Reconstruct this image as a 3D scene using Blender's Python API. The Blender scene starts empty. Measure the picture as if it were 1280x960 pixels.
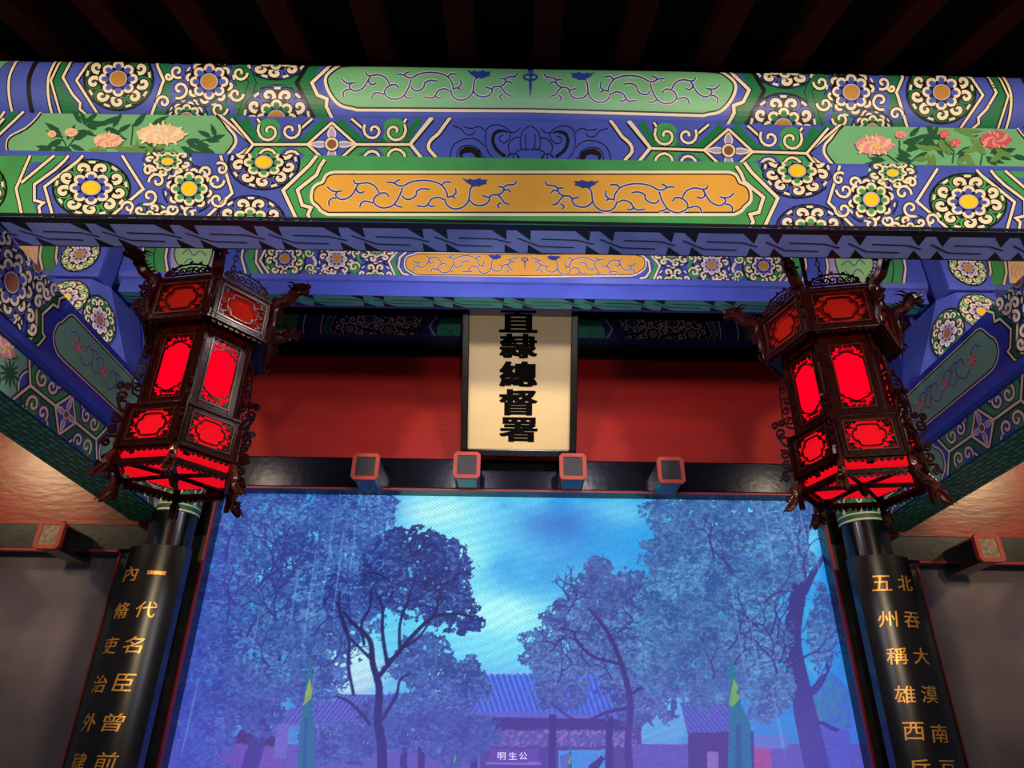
import bpy, bmesh, math, random
import numpy as np
from mathutils import Vector, Matrix
from mathutils.geometry import tessellate_polygon
random.seed(7); rng = np.random.default_rng(5)
PI = math.pi
scene = bpy.context.scene
col = scene.collection

# ------------------------------------------------------------------ camera
FOC = 896.176
PITCH, YAW, ROLL = math.radians(28.4717), math.radians(.2372), math.radians(.7374)
CAM = np.array([-.0774, 0., 0.])
def cam_axes():
    cp, sp, cy, sy = math.cos(PITCH), math.sin(PITCH), math.cos(YAW), math.sin(YAW)
    f = np.array([sy*cp, cy*cp, sp]); r = np.array([cy, -sy, 0.]); u = np.cross(r, f)
    cr, sr = math.cos(ROLL), math.sin(ROLL)
    return cr*r + sr*u, -sr*r + cr*u, f
AX, BX, FX = cam_axes()
cd = bpy.data.cameras.new('camera'); cam = bpy.data.objects.new('camera', cd); col.objects.link(cam)
cd.sensor_width = 36; cd.lens = 36*FOC/1280; cd.clip_start = .05
cam.matrix_world = Matrix(((AX[0], BX[0], -FX[0], CAM[0]), (AX[1], BX[1], -FX[1], CAM[1]), (AX[2], BX[2], -FX[2], CAM[2]), (0, 0, 0, 1)))
scene.camera = cam
# ------------------------------------------------------------------ light
scene.view_settings.view_transform = 'Standard'; scene.view_settings.look = 'None'
scene.view_settings.gamma = 1; scene.view_settings.exposure = 0; scene.view_settings.use_curve_mapping = False
w = bpy.data.worlds.new('world'); scene.world = w; w.use_nodes = True
w.node_tree.nodes['Background'].inputs[0].default_value = (.55, .62, .85, 1)
w.node_tree.nodes['Background'].inputs[1].default_value = .16
def spot(name, loc, to, power, colr, size=.1, angle=70, blend=.6):
    l = bpy.data.lights.new(name, 'SPOT'); l.energy = power; l.color = colr; l.shadow_soft_size = size
    l.spot_size = math.radians(angle); l.spot_blend = blend
    o = bpy.data.objects.new(name, l); col.objects.link(o); o.location = loc
    o.rotation_euler = (Vector(to)-Vector(loc)).to_track_quat('-Z', 'Y').to_euler(); return o
WARM = (1, .78, .52); NEUT = (.95, .93, 1.0)
# exhibition track spots in front of the porch, small lamps tucked behind the front lintel, high lamps over the side bays
spot('track_spot', (-2.1, -1.0, 1.5), (-1.9, 2.3, 2.1), 430, WARM, .12, 62)
spot('track_spot', (2.2, -1.0, 1.5), (1.9, 2.3, 2.1), 430, WARM, .12, 62)
spot('track_spot', (.2, -1.6, 1.4), (0, 2.3, 2.3), 235, NEUT, .2, 75)
for x_, c_, e_ in ((-.45, (1, .86, .74), 24), (.55, (1, .86, .74), 24), (-2.28, WARM, 15), (2.3, WARM, 15)):
    l_ = bpy.data.lights.new('tucked_lamp', 'POINT'); l_.energy = e_; l_.color = c_; l_.shadow_soft_size = .05
    o_ = bpy.data.objects.new('tucked_lamp', l_); col.objects.link(o_); o_.location = (x_, 2.50, 2.30)
spot('plaque_spot', (.05, -.4, .35), (0, 4.0, 2.35), 120, (1, .9, .72), .03, 17, .5)
al = bpy.data.lights.new('floor_glow', 'AREA'); al.shape = 'RECTANGLE'; al.size = 5; al.size_y = 1.6; al.energy = 16; al.color = (.86, .88, 1)
ao = bpy.data.objects.new('floor_glow', al); col.objects.link(ao); ao.location = (0, .6, -1.5); ao.rotation_euler = (PI, 0, 0)
spot('bay_spot', (-4.73, 2.0, 2.71), (-3.0, 4.45, 1.3), 85, (1, .76, .4), .16, 80)
spot('bay_spot', (4.65, 2.0, 2.71), (3.0, 4.45, 1.3), 85, (1, .76, .4), .16, 80)

# ------------------------------------------------------------------ materials
def lin(c):
    return tuple(((v/255)/12.92 if v/255 <= .04045 else ((v/255+.055)/1.055)**2.4) for v in c) + (1,)
MATS = {}
def mat(name, rgb, rough=.5, spec=.5, metal=0, coat=0, vary=.12, scale=6, bump=0, bscale=40, emit=0, ergb=None, stretch=None):
    if name in MATS: return MATS[name]
    m = bpy.data.materials.new(name); m.use_nodes = True; nt = m.node_tree; b = nt.nodes['Principled BSDF']
    b.inputs['Roughness'].default_value = rough; b.inputs['Metallic'].default_value = metal
    b.inputs['Specular IOR Level'].default_value = spec; b.inputs['Coat Weight'].default_value = coat
    b.inputs['Coat Roughness'].default_value = .12
    tc = nt.nodes.new('ShaderNodeTexCoord'); mp = nt.nodes.new('ShaderNodeMapping'); nt.links.new(tc.outputs['Object'], mp.inputs[0])
    if stretch: mp.inputs['Scale'].default_value = stretch
    n = nt.nodes.new('ShaderNodeTexNoise'); n.inputs['Scale'].default_value = scale; n.inputs['Detail'].default_value = 5
    nt.links.new(mp.outputs[0], n.inputs['Vector'])
    r = nt.nodes.new('ShaderNodeValToRGB'); c = lin(rgb)
    r.color_ramp.elements[0].position = .3; r.color_ramp.elements[1].position = .7
    r.color_ramp.elements[0].color = tuple(v*(1-vary) for v in c[:3])+(1,); r.color_ramp.elements[1].color = tuple(min(1, v*(1+vary)) for v in c[:3])+(1,)
    nt.links.new(n.outputs[0], r.inputs[0]); nt.links.new(r.outputs[0], b.inputs['Base Color'])
    if bump:
        n2 = nt.nodes.new('ShaderNodeTexNoise'); n2.inputs['Scale'].default_value = bscale; n2.inputs['Detail'].default_value = 4
        nt.links.new(mp.outputs[0], n2.inputs['Vector'])
        bp = nt.nodes.new('ShaderNodeBump'); bp.inputs['Strength'].default_value = bump; bp.inputs['Distance'].default_value = .01
        nt.links.new(n2.outputs[0], bp.inputs['Height']); nt.links.new(bp.outputs[0], b.inputs['Normal'])
    if emit:
        b.inputs['Emission Color'].default_value = lin(ergb or rgb); b.inputs['Emission Strength'].default_value = emit
    MATS[name] = m; return m
mat('blue', (70, 86, 180)); mat('green', (66, 150, 84)); mat('dgreen', (28, 112, 66)); mat('cream', (234, 217, 184), vary=.05)
mat('black', (18, 14, 14)); mat('orange', (224, 164, 62), vary=.06); mat('gold', (206, 150, 70), .35, metal=.3)
mat('yellow', (248, 200, 40), .4); mat('lgreen', (112, 176, 124), vary=.06); mat('vine', (44, 62, 150)); mat('peach', (236, 196, 150), vary=.05)
mat('pink', (228, 150, 150)); mat('rose', (206, 92, 96)); mat('leaf', (34, 84, 56)); mat('leaf2', (100, 140, 70)); mat('teal', (60, 140, 118))
mat('brown', (140, 84, 58)); mat('lilac', (170, 160, 205)); mat('meander', (132, 150, 222)); mat('key_teal', (92, 190, 156)); mat('deepblue', (52, 66, 170), .35)
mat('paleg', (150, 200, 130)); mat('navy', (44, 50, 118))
mat('board_lacquer', (17, 14, 15), .3, .3, vary=.3); mat('lacquer', (14, 12, 13), .2, .6, vary=.3, bump=.05, bscale=9)
mat('lacquer_worn', (40, 35, 30), .3, .6, vary=.5, scale=10, bump=.08, bscale=30)
mat('door_lacquer', (106, 92, 94), .3, .6, vary=.45, scale=1.6, bump=.1, bscale=5); mat('lintel_lacquer', (9, 9, 13), .2, .25, vary=.4, scale=9, bump=.06, bscale=26)  # door colour lightened: hazy reflection of the hall painted into its base
mat('red_wall', (158, 28, 20), .5, .25, vary=.15, scale=3, bump=.12, bscale=14, stretch=(.5, 1, 3))
mat('red_glossy', (150, 46, 26), .26, .5, vary=.25, scale=5, bump=.12, bscale=24, stretch=(.4, 1, 1.4))
mat('red_edge', (150, 30, 34), .4); mat('peg_red', (176, 62, 46), .5, bump=.2); mat('peg_face', (30, 24, 26), .5, vary=.5, scale=40)
mat('peg_pale', (140, 118, 92), .6, vary=.4, scale=40, bump=.4)
mat('wood', (34, 6, 5), .24, .10, vary=.4, scale=30, bump=.1, bscale=60); mat('wood_gilt', (66, 24, 14), .25, .3, vary=.4, scale=40)
mat('silk_body', (50, 0, 5), .6, 0, emit=1.0, ergb=(255, 0, 34), vary=.03)
mat('silk_base', (90, 10, 12), .6, 0, emit=.82, ergb=(250, 14, 32), vary=.03)
mat('silk_crown', (128, 22, 14), .6, 0, emit=.07, ergb=(220, 20, 20), vary=.03)
mat('plaque', (222, 196, 140), .5, vary=.06, scale=2); mat('ink', (6, 5, 6), .9, .1); mat('sage', (122, 176, 142), vary=.05)
mat('gold_leaf', (206, 144, 62), .35, metal=.5, vary=.15, scale=60)
mat('rafter_red', (46, 10, 11), .9, .05); mat('soot', (6, 5, 6), .9, .05); mat('iron', (26, 20, 18), .35, metal=.6)
mat('stone', (90, 88, 84), .6, bump=.2, scale=3); mat('frame_blue', (24, 28, 50), .2, .6)

# ------------------------------------------------------------------ mesh helpers
def tag(o, label=None, cat=None, group=None, kind=None):
    if label: o['label'] = label
    if cat: o['category'] = cat
    if group: o['group'] = group
    if kind: o['kind'] = kind
    return o
def empty(name, loc=(0, 0, 0), parent=None):
    o = bpy.data.objects.new(name, None); o.empty_display_size = .1; col.objects.link(o); o.location = loc; o.parent = parent; return o
class MB:
    def __init__(s): s.v = []; s.f = []; s.m = []; s.names = []
    def mi(s, n):
        if n not in s.names: s.names.append(n)
        return s.names.index(n)
    def add(s, vs, fs, m):
        k = len(s.v); s.v += [tuple(v) for v in vs]; i = s.mi(m)
        for f in fs: s.f.append(tuple(k+a for a in f)); s.m.append(i)
        return s
    def box(s, x0, x1, y0, y1, z0, z1, m, bev=0):
        if not bev:
            vs = [(x, y, z) for x in (x0, x1) for y in (y0, y1) for z in (z0, z1)]
            return s.add(vs, [(0, 1, 3, 2), (4, 6, 7, 5), (0, 4, 5, 1), (2, 3, 7, 6), (0, 2, 6, 4), (1, 5, 7, 3)], m)
        bm = bmesh.new(); bmesh.ops.create_cube(bm, size=1)
        for v in bm.verts: v.co = Vector(((x0+x1)/2+v.co.x*(x1-x0), (y0+y1)/2+v.co.y*(y1-y0), (z0+z1)/2+v.co.z*(z1-z0)))
        bmesh.ops.bevel(bm, geom=bm.edges[:], offset=bev, segments=2, affect='EDGES', profile=.6)
        return s.bm(bm, m)
    def bm(s, bm, m):
        bm.verts.index_update(); s.add([v.co for v in bm.verts], [[v.index for v in f.verts] for f in bm.faces], m); bm.free(); return s
    def prism(s, prof, axis, a0, a1, m):          # 2D profile swept along an axis
        def mk(p, a): return (a, p[0], p[1]) if axis == 'x' else ((p[0], a, p[1]) if axis == 'y' else (p[0], p[1], a))
        n = len(prof); vs = [mk(p, a0) for p in prof]+[mk(p, a1) for p in prof]
        return s.add(vs, [(i, (i+1) % n, n+(i+1) % n, n+i) for i in range(n)]+[tuple(range(n))[::-1], tuple(range(n, 2*n))], m)
    def tube(s, pts, r, m, seg=6, close=False):
        P = [Vector(p) for p in pts]; n = len(P); rs = r if isinstance(r, (list, tuple)) else [r]*n
        vs = []; up = Vector((.123, .3, 1)).normalized()
        for i, p in enumerate(P):
            d = (P[(i+1) % n]-P[i-1]) if close else (P[min(i+1, n-1)]-P[max(i-1, 0)])
            d.normalize(); a = d.cross(up)
            if a.length < .05: a = d.cross(Vector((1, 0, 0)))
            a.normalize(); b = d.cross(a)
            for k in range(seg): t = 2*PI*k/seg; vs.append(p+(a*math.cos(t)+b*math.sin(t))*rs[i])
        fs = []
        for i in range(n if close else n-1):
            j = (i+1) % n
            for k in range(seg): fs.append((i*seg+k, i*seg+(k+1) % seg, j*seg+(k+1) % seg, j*seg+k))
        if not close: fs += [tuple(range(seg))[::-1], tuple(range((n-1)*seg, n*seg))]
        return s.add(vs, fs, m)
    def lathe(s, prof, cx, cy, m, seg=32, a0=0, a1=2*PI):
        full = abs(a1-a0-2*PI) < 1e-6; n = seg if full else seg+1; vs = []
        for k in range(n):
            a = a0+(a1-a0)*k/seg
            for r, z in prof: vs.append((cx+r*math.sin(a), cy-r*math.cos(a), z))
        q = len(prof); fs = []
        for k in range(seg):
            j = (k+1) % n
            for i in range(q-1): fs.append((k*q+i, j*q+i, j*q+i+1, k*q+i+1))
        return s.add(vs, fs, m)
    def plate(s, pts, w, th, m, frame, closed=False):   # ribbon in a plane, with thickness. frame: (origin, ex, ey, en)
        O, ex, ey, en = frame; O = Vector(O); ex = Vector(ex); ey = Vector(ey); en = Vector(en)
        L, R = offsets(pts, w, closed); n = len(L); vs = []
        for i in range(n):
            for (p, h) in ((L[i], 0), (L[i], th), (R[i], th), (R[i], 0)): vs.append(O+ex*p[0]+ey*p[1]+en*h)
        fs = []
        for i in range(n if closed else n-1):
            a, b = i*4, ((i+1) % n)*4
            fs += [(a+1, b+1, b+2, a+2), (a, b, b+1, a+1), (a+2, b+2, b+3, a+3), (a+3, b+3, b, a)]
        if not closed: fs += [(0, 1, 2, 3), ((n-1)*4+3, (n-1)*4+2, (n-1)*4+1, (n-1)*4)]
        return s.add(vs, fs, m)
    def build(s, name, parent=None, smooth=False, loc=None, mesh_only=False):
        me = bpy.data.meshes.new(name); me.from_pydata(s.v, [], s.f)
        for n in s.names: me.materials.append(MATS[n])
        me.polygons.foreach_set('material_index', s.m)
        if smooth: me.polygons.foreach_set('use_smooth', [True]*len(s.f)); me.set_sharp_from_angle(angle=math.radians(35))
        me.update()
        if mesh_only: return me
        o = bpy.data.objects.new(name, me); col.objects.link(o); o.parent = parent
        if loc: o.location = loc
        return o
def inst(name, me, parent, loc=(0, 0, 0), rz=0):
    o = bpy.data.objects.new(name, me); col.objects.link(o); o.parent = parent; o.location = loc; o.rotation_euler = (0, 0, rz); return o
def offsets(pts, w, closed=False):
    P = np.array(pts, float); n = len(P); ws = np.array(w if isinstance(w, (list, tuple, np.ndarray)) else [w]*n)*.5
    if closed: a = np.roll(P, 1, 0); b = np.roll(P, -1, 0)
    else: a = np.vstack([P[:1], P[:-1]]); b = np.vstack([P[1:], P[-1:]])
    d1 = P-a; d2 = b-P
    def nm(d): l = np.linalg.norm(d, axis=1, keepdims=True); return np.where(l > 1e-9, d/np.maximum(l, 1e-9), 0)
    d1 = nm(d1); d2 = nm(d2); t = nm(d1+d2); N = np.stack([-t[:, 1], t[:, 0]], 1)
    N1 = np.stack([-d2[:, 1], d2[:, 0]], 1)
    if not closed: N1[-1] = np.array([-d1[-1, 1], d1[-1, 0]])
    cs = np.clip((N*N1).sum(1), .45, 1)
    o = N*(ws/cs)[:, None]; return P+o, P-o
def smooth(pts, k=4, closed=False):       # Catmull-Rom
    P = [np.array(p, float) for p in pts]; n = len(P); out = []
    if n < 3: return pts
    for i in range(n if closed else n-1):
        if closed: a, b, c, d = P[i-1], P[i], P[(i+1) % n], P[(i+2) % n]
        else: a, b, c, d = P[max(i-1, 0)], P[i], P[i+1], P[min(i+2, n-1)]
        for j in range(k):
            t = j/k; out.append(.5*((2*b)+(c-a)*t+(2*a-5*b+4*c-d)*t*t+(3*b-a-3*c+d)*t**3))
    if not closed: out.append(P[-1])
    return [tuple(p) for p in out]
def ellipse(cx, cy, rx, ry, n=16, rot=0):
    c, s = math.cos(rot), math.sin(rot); out = []
    for k in range(n):
        a = 2*PI*k/n; x, y = rx*math.cos(a), ry*math.sin(a); out.append((cx+x*c-y*s, cy+x*s+y*c))
    return out
def spiral(cx, cy, a0, turns, r0, r1, n=12, hand=1, sx=1, sy=1):
    out = []
    for k in range(n+1):
        t = k/n; a = a0+hand*2*PI*turns*t; r = r0+(r1-r0)*t**.9; out.append((cx+r*math.cos(a)*sx, cy+r*math.sin(a)*sy))
    return out

# tracing aids: where a sight line meets a plane or a cylinder
def sight(x, y): return (x-640)*AX+(480-y)*BX+FOC*FX
def on(x, y, X=None, Y=None, Z=None):
    d = sight(x, y); k = 0 if X is not None else (1 if Y is not None else 2); t = ((X, Y, Z)[k]-CAM[k])/d[k]; return CAM+t*d
def toY(Y): return lambda p: (lambda q: (q[0], q[2]))(on(p[0], p[1], Y=Y))
def toX(X): return lambda p: (lambda q: (q[1], q[2]))(on(p[0], p[1], X=X))
def ident(p): return p

class Paint:
    """flat painted ornament laid on a surface in thin relief layers; drawn in 2D, mapped by T to (s,t), clipped, mapped by S to 3D"""
    def __init__(s, S, clip, T=ident, u=1., slices=None, e=.0005):
        s.S = S; s.clip = clip; s.T = T; s.u = u; s.sl = slices; s.e = e; s.parts = []; s.cur = None; s.flip = 1; s.off = 0; s.k = 0
    def part(s, name): s.cur = MB(); s.parts.append((name, s.cur)); return s
    def emit(s, poly, m, lv):
        q = [s.T(p) for p in poly]
        if s.flip < 0: q = [(-a, b) for a, b in q]
        lv = lv+s.k*.01
        s0, s1, t0, t1 = s.clip
        for ax, val, sg in ((0, s0, 1), (0, s1, -1), (1, t0, 1), (1, t1, -1)):
            if val is None: continue
            q = cut(q, ax, val, sg)
            if len(q) < 3: return
        qs = [q]
        if s.sl:
            lo, hi = min(p[1] for p in q), max(p[1] for p in q); a = math.floor(lo/s.sl)*s.sl; out = []
            while a < hi:
                c = cut(cut(q, 1, a, 1), 1, a+s.sl, -1)
                if len(c) > 2: out.append(c)
                a += s.sl
            qs = out
        for c in qs: s.cur.add([s.S(p[0], p[1], (lv+s.off)*s.e) for p in c], [tuple(range(len(c)))], m)
    def fill(s, pts, m, lv):
        s.k = (s.k+1) % 45
        tri = tessellate_polygon([[Vector((p[0], p[1], 0)) for p in pts]])
        if len(pts) <= 4 or s.sl:
            for t in tri: s.emit([pts[i] for i in t], m, lv)
        else:
            for t in tri: s.emit([pts[i] for i in t], m, lv)
        return s
    def stroke(s, pts, w, m, lv, closed=False):
        s.k = (s.k+1) % 45
        L, R = offsets(pts, [v*s.u for v in w] if isinstance(w, (list, tuple)) else w*s.u, closed); n = len(L)
        for i in range(n if closed else n-1):
            j = (i+1) % n; s.emit([tuple(L[i]), tuple(L[j]), tuple(R[j]), tuple(R[i])], m, lv)
        return s
    def line(s, pts, m='cream', w=3.6, o=6.4, lv=4, closed=False, om='black'):
        s.stroke(pts, o, om, lv-.5, closed); s.stroke(pts, w, m, lv, closed); return s
    def disc(s, cx, cy, rx, ry, m, lv, n=18): return s.fill(ellipse(cx, cy, rx, ry, n), m, lv)
    def finish(s, parent, rename=None):
        for n, b in s.parts:
            if b.f: b.build(n, parent)
def cut(q, ax, val, sg):
    out = []; n = len(q)
    for i in range(n):
        a, b = q[i], q[(i+1) % n]; da, db = (a[ax]-val)*sg, (b[ax]-val)*sg
        if da >= 0: out.append(a)
        if (da > 0 > db) or (da < 0 < db):
            t = da/(da-db); out.append((a[0]+(b[0]-a[0])*t, a[1]+(b[1]-a[1])*t))
    return out

# ------------------------------------------------------------------ painted motifs
def rosette(p, cx, cy, rx, ry, base='green', petal='blue', curl='green', centre='gold', ring=True, nc=9, lv=1, inner=1., skip=None, name='rosette', rot=0., line='cream'):
    if name: p.part(name)
    k = rx/46/p.u
    if ring:
        p.disc(cx, cy, rx*1.04, ry*1.04, 'black', lv, 28); p.disc(cx, cy, rx*.98, ry*.98, base, lv+1, 28)
    for i in range(nc):
        a = rot+2*PI*i/nc+.2; ex, ey = cx+rx*.72*math.cos(a), cy+ry*.72*math.sin(a); h = 1 if i % 2 else -1
        r = .27
        p.disc(ex, ey, rx*r*1.08, ry*r*1.08, 'black', lv+2, 12); p.disc(ex, ey, rx*r*.92, ry*r*.92, curl, lv+3, 12)
        sp = spiral(ex, ey, a+PI*.8*h, 1.15, .80*r*rx, .14*r*rx, 13, h, 1, ry/rx)
        p.stroke(sp, 7.8*k, 'black', lv+3.5); p.stroke(sp, [4.8*k]*10+[4.4*k, 3.6*k, 2.6*k, 1.4*k], line, lv+4)
        a2 = a+PI/nc; ex, ey = cx+rx*.91*math.cos(a2), cy+ry*.91*math.sin(a2)
        p.stroke([(ex-math.sin(a2)*rx*.09, ey+math.cos(a2)*ry*.09), (ex+math.sin(a2)*rx*.09, ey-math.cos(a2)*ry*.09)], 3*k, line, lv+4)
    f = .60*inner
    p.disc(cx, cy, rx*f, ry*f, 'black', lv+5, 20)
    for i in range(8):
        a = rot+2*PI*i/8; ex, ey = cx+rx*.405*inner*math.cos(a), cy+ry*.405*inner*math.sin(a)
        p.disc(ex, ey, rx*.135*inner, ry*.135*inner, petal, lv+6, 8)
        arc = [(ex+rx*.125*inner*math.cos(a+b), ey+ry*.125*inner*math.sin(a+b)) for b in (-1.9, -1.25, -.6, 0, .6, 1.25, 1.9)]
        p.stroke(arc, 3.5*k*inner, line, lv+7)
    p.disc(cx, cy, rx*.29*inner, ry*.29*inner, 'black', lv+8, 16); p.disc(cx, cy, rx*.265*inner, ry*.265*inner, 'lilac' if line == 'cream' else line, lv+9, 16)
    p.disc(cx, cy, rx*.225*inner, ry*.225*inner, centre, lv+10, 16)
def curl(p, cx, cy, r, a0, h, fillm='green', lv=5, w=3.8, asp=1., turns=1.1, line='cream'):
    p.disc(cx, cy, r*1.08, r*1.08*asp, fillm, lv-1, 14)
    sp = spiral(cx, cy, a0, turns, r, r*.16, 14, h, 1, asp); p.line(sp, line, w, w+2.6, lv)
def zig(p, pts, m='cream', w=3.4, lv=4): p.line(pts, m, w, w+2.6, lv)
DRAGON = [[(135,135),(160,158),(190,162),(215,158)],[(190,165),(182,185),(210,207),(250,200),(280,175),(300,140),(315,115)],[(145,240),(145,215),(165,200),(185,200)],
 [(283,95),(290,112),(310,118),(360,112),(405,130),(430,170)],[(300,140),(305,160),(325,170),(345,162)],[(485,190),(470,172),(440,172),(405,195),(400,225),(430,250),(470,255),(510,240),(540,200),(555,165),(562,140)],
 [(320,250),(330,225),(355,217),(395,228)],[(475,110),(510,112),(540,128),(570,128),(620,105),(690,98),(750,108),(790,128),(815,165),(820,195)],[(548,95),(525,105),(522,118)],[(520,235),(540,248),(562,250)],
 [(562,185),(580,205),(610,205),(640,185),(645,160),(680,145),(718,150)],[(645,243),(690,248),(710,232),(730,205),(770,195),(800,210)],[(705,232),(725,248),(745,245)],[(785,130),(805,108),(840,110)],
 [(820,195),(845,190),(865,200)],[(865,145),(868,170),(850,188)],[(805,205),(815,235),(850,260),(900,255),(935,225),(945,190),(950,150),(965,130)],[(940,205),(970,235),(1010,242),(1045,230),(1060,200),(1020,185)],
 [(1055,200),(1075,182),(1110,180),(1135,165),(1140,140),(1110,135)],[(1140,140),(1160,125),(1200,122),(1215,105)],[(1140,155),(1165,152),(1180,165)],[(1110,182),(1130,205),(1145,225),(1172,235)],[(1115,255),(1105,240),(1125,228)]]
HEAD = [(903,86),(925,92),(935,97),(945,88),(965,95),(990,92),(1005,85),(1015,95),(1052,94),(1040,106),(1046,118),(1018,124),(1000,134),(975,130),(962,140),(950,122),(930,112)]
def dragon(p, ox, oy, kx, ky, w=2.1, lv=8, halo='cream', ink='vine'):
    f = lambda q: (ox+q[0]*kx, oy+q[1]*ky)
    for pl in DRAGON:
        s_ = smooth([f(q) for q in pl], 3); p.stroke(s_, w*1.75, halo, lv)
    for pl in DRAGON:
        s_ = smooth([f(q) for q in pl], 3); p.stroke(s_, w, ink, lv+1)
    p.fill([f(q) for q in HEAD], ink, lv+2)
def xmotif(p, cx, cy, W, H, fl=1, bg='blue'):
    """crossed-flower motif: half width W (centre diamond to chevron tip), half height H"""
    g = lambda x, y: (cx+fl*x*W, cy+y*H)
    p.part('cross_flower')
    for sx in (-1, 1):
        for sy in (-1, 1):
            band = [g(sx*1.12, sy*1.25), g(sx*.93, sy*.2), g(sx*.36, sy*.2), g(sx*.08, sy*1.2)]
            p.stroke(band, 9, 'dgreen' if sy < 0 else 'green', 2)
            p.line([g(sx*1.28, sy*1.25), g(sx*1.0, 0), g(sx*.31, 0), g(sx*.0, sy*1.05)], lv=7, w=3.2)
            p.line([g(sx*.95, sy*1.25), g(sx*.86, sy*.75)], lv=4, w=3)
            p.line([g(sx*.25, sy*1.25), g(sx*.48, sy*.5)], lv=4, w=3)
            a = 0 if sx > 0 else PI
            curl(p, *g(sx*.80, sy*.64), .155*W, a+sx*sy*.6, -sx*sy*fl, 'green', 6, 3.2, 1., 1.15); curl(p, *g(sx*.53, sy*.68), .135*W, PI-a-sx*sy*.6, sx*sy*fl, bg, 6, 3.2, 1., 1.15)
    p.fill([g(-.29, 0), g(0, -.98), g(.29, 0), g(0, .98)], bg, 5)
    for a in range(4):
        dx, dy = ((1, 0), (0, 1), (-1, 0), (0, -1))[a]
        e = [g(dx*.05, dy*.15), (g(dx*.15+dy*.05, dy*.5+dx*.14)), g(dx*.27, dy*.85), g(dx*.15-dy*.05, dy*.5-dx*.14)]
        e = smooth(e, 3, True); p.fill(e, 'lilac', 8); p.stroke(e, 1.6, 'cream', 9, True)
    r = .075*W; p.disc(cx, cy, r*1.3, r*1.3, 'black', 10); p.disc(cx, cy, r*1.15, r*1.15, 'cream', 11); p.disc(cx, cy, r*.8, r*.8, 'brown', 12)
def peony(p, cx, cy, rx, ry, cols=('pink', 'peach'), n=46, lv=14):
    p.part('painted_peony')
    p.disc(cx, cy, rx*.9, ry*.9, cols[0], lv-1)
    for i in range(n):
        f = 1-i/n; a = i*2.4; ex, ey = cx+rx*f*.85*math.cos(a), cy+ry*f*.85*math.sin(a)
        p.fill(ellipse(ex, ey, rx*.2, ry*.15, 7, a), cols[i % 2], lv+i*.1); 
    p.disc(cx+rx*.1, cy, rx*.16, ry*.16, 'yellow' if cols[0] == 'pink' else cols[0], lv+5.5, 8)
def leaf(p, x, y, a, L, W, m='leaf', lv=12):
    c, s = math.cos(a), math.sin(a); f = lambda q, r: (x+q*L*c-r*W*s, y+q*L*s+r*W*c)
    p.fill([f(0, 0), f(.3, .5), f(.65, .42), f(1, 0), f(.6, -.4), f(.25, -.45)], m, lv)
def leaves(p, pts, m='leaf', lv=12, L=24, W=8):
    if L > 1: pts = pts+[(x+random.uniform(-8, 8), y+random.uniform(-5, 5), a+random.uniform(-50, 50)) for x, y, a in pts]; W = W*.85; L = L*.9
    for (x, y, a) in pts: leaf(p, x, y, math.radians(a), L*random.uniform(.8, 1.2), W*random.uniform(.8, 1.2), m, lv+random.random())

# ================================================================== SETTING
o = MB().box(-6, 6, -6, 7, -1.7, -1.6, 'stone').build('floor'); tag(o, kind='structure')
# roof: black boarding over dark red rafters running front to back
def roof_z(y): return 3.04+(y-2.4)*.40
roof = empty('ceiling', (0, 2.4, 3.1)); tag(roof, kind='structure')
pr_ = [(.9, roof_z(.9)+.10), (5.2, roof_z(5.2)+.10), (5.2, roof_z(5.2)+.14), (.9, roof_z(.9)+.14)]
o = MB().prism(pr_, 'x', -5, 5, 'soot').build('ceiling_board', roof, loc=(0, -2.4, -3.1))
pr_ = [(.95, roof_z(.95)), (4.44, roof_z(4.44)), (4.44, roof_z(4.44)+.10), (.95, roof_z(.95)+.10)]
rm = MB().prism(pr_, 'x', -.062, .062, 'rafter_red').build('rafter', mesh_only=True)
for i in range(-10, 11): inst('rafter', rm, roof, (i*.392+.07, -2.4, -3.1))
# back wall: red board above the opening, red boards over the side bays
wb = empty('wall_back', (0, 4.45, 1.6)); tag(wb, kind='structure')
def W(b, n, par=wb, off=(0, -4.45, -1.6)): return b.build(n, par, loc=off)
W(MB().box(-2.12, 2.12, 4.45, 4.6, 1.78, 2.62, 'red_wall'), 'red_panel')
W(MB().box(-2.12, 2.12, 4.42, 4.6, 2.62, 2.76, 'lacquer'), 'black_rail')
W(MB().box(-5, 5, 4.5, 4.62, 2.76, 4.0, 'soot'), 'upper_boarding')
for sx in (-1, 1):
    W(MB().box(min(sx*2.12, sx*5), max(sx*2.12, sx*5), 4.45, 4.6, 1.345, 2.76, 'red_glossy'), 'red_panel')
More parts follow.
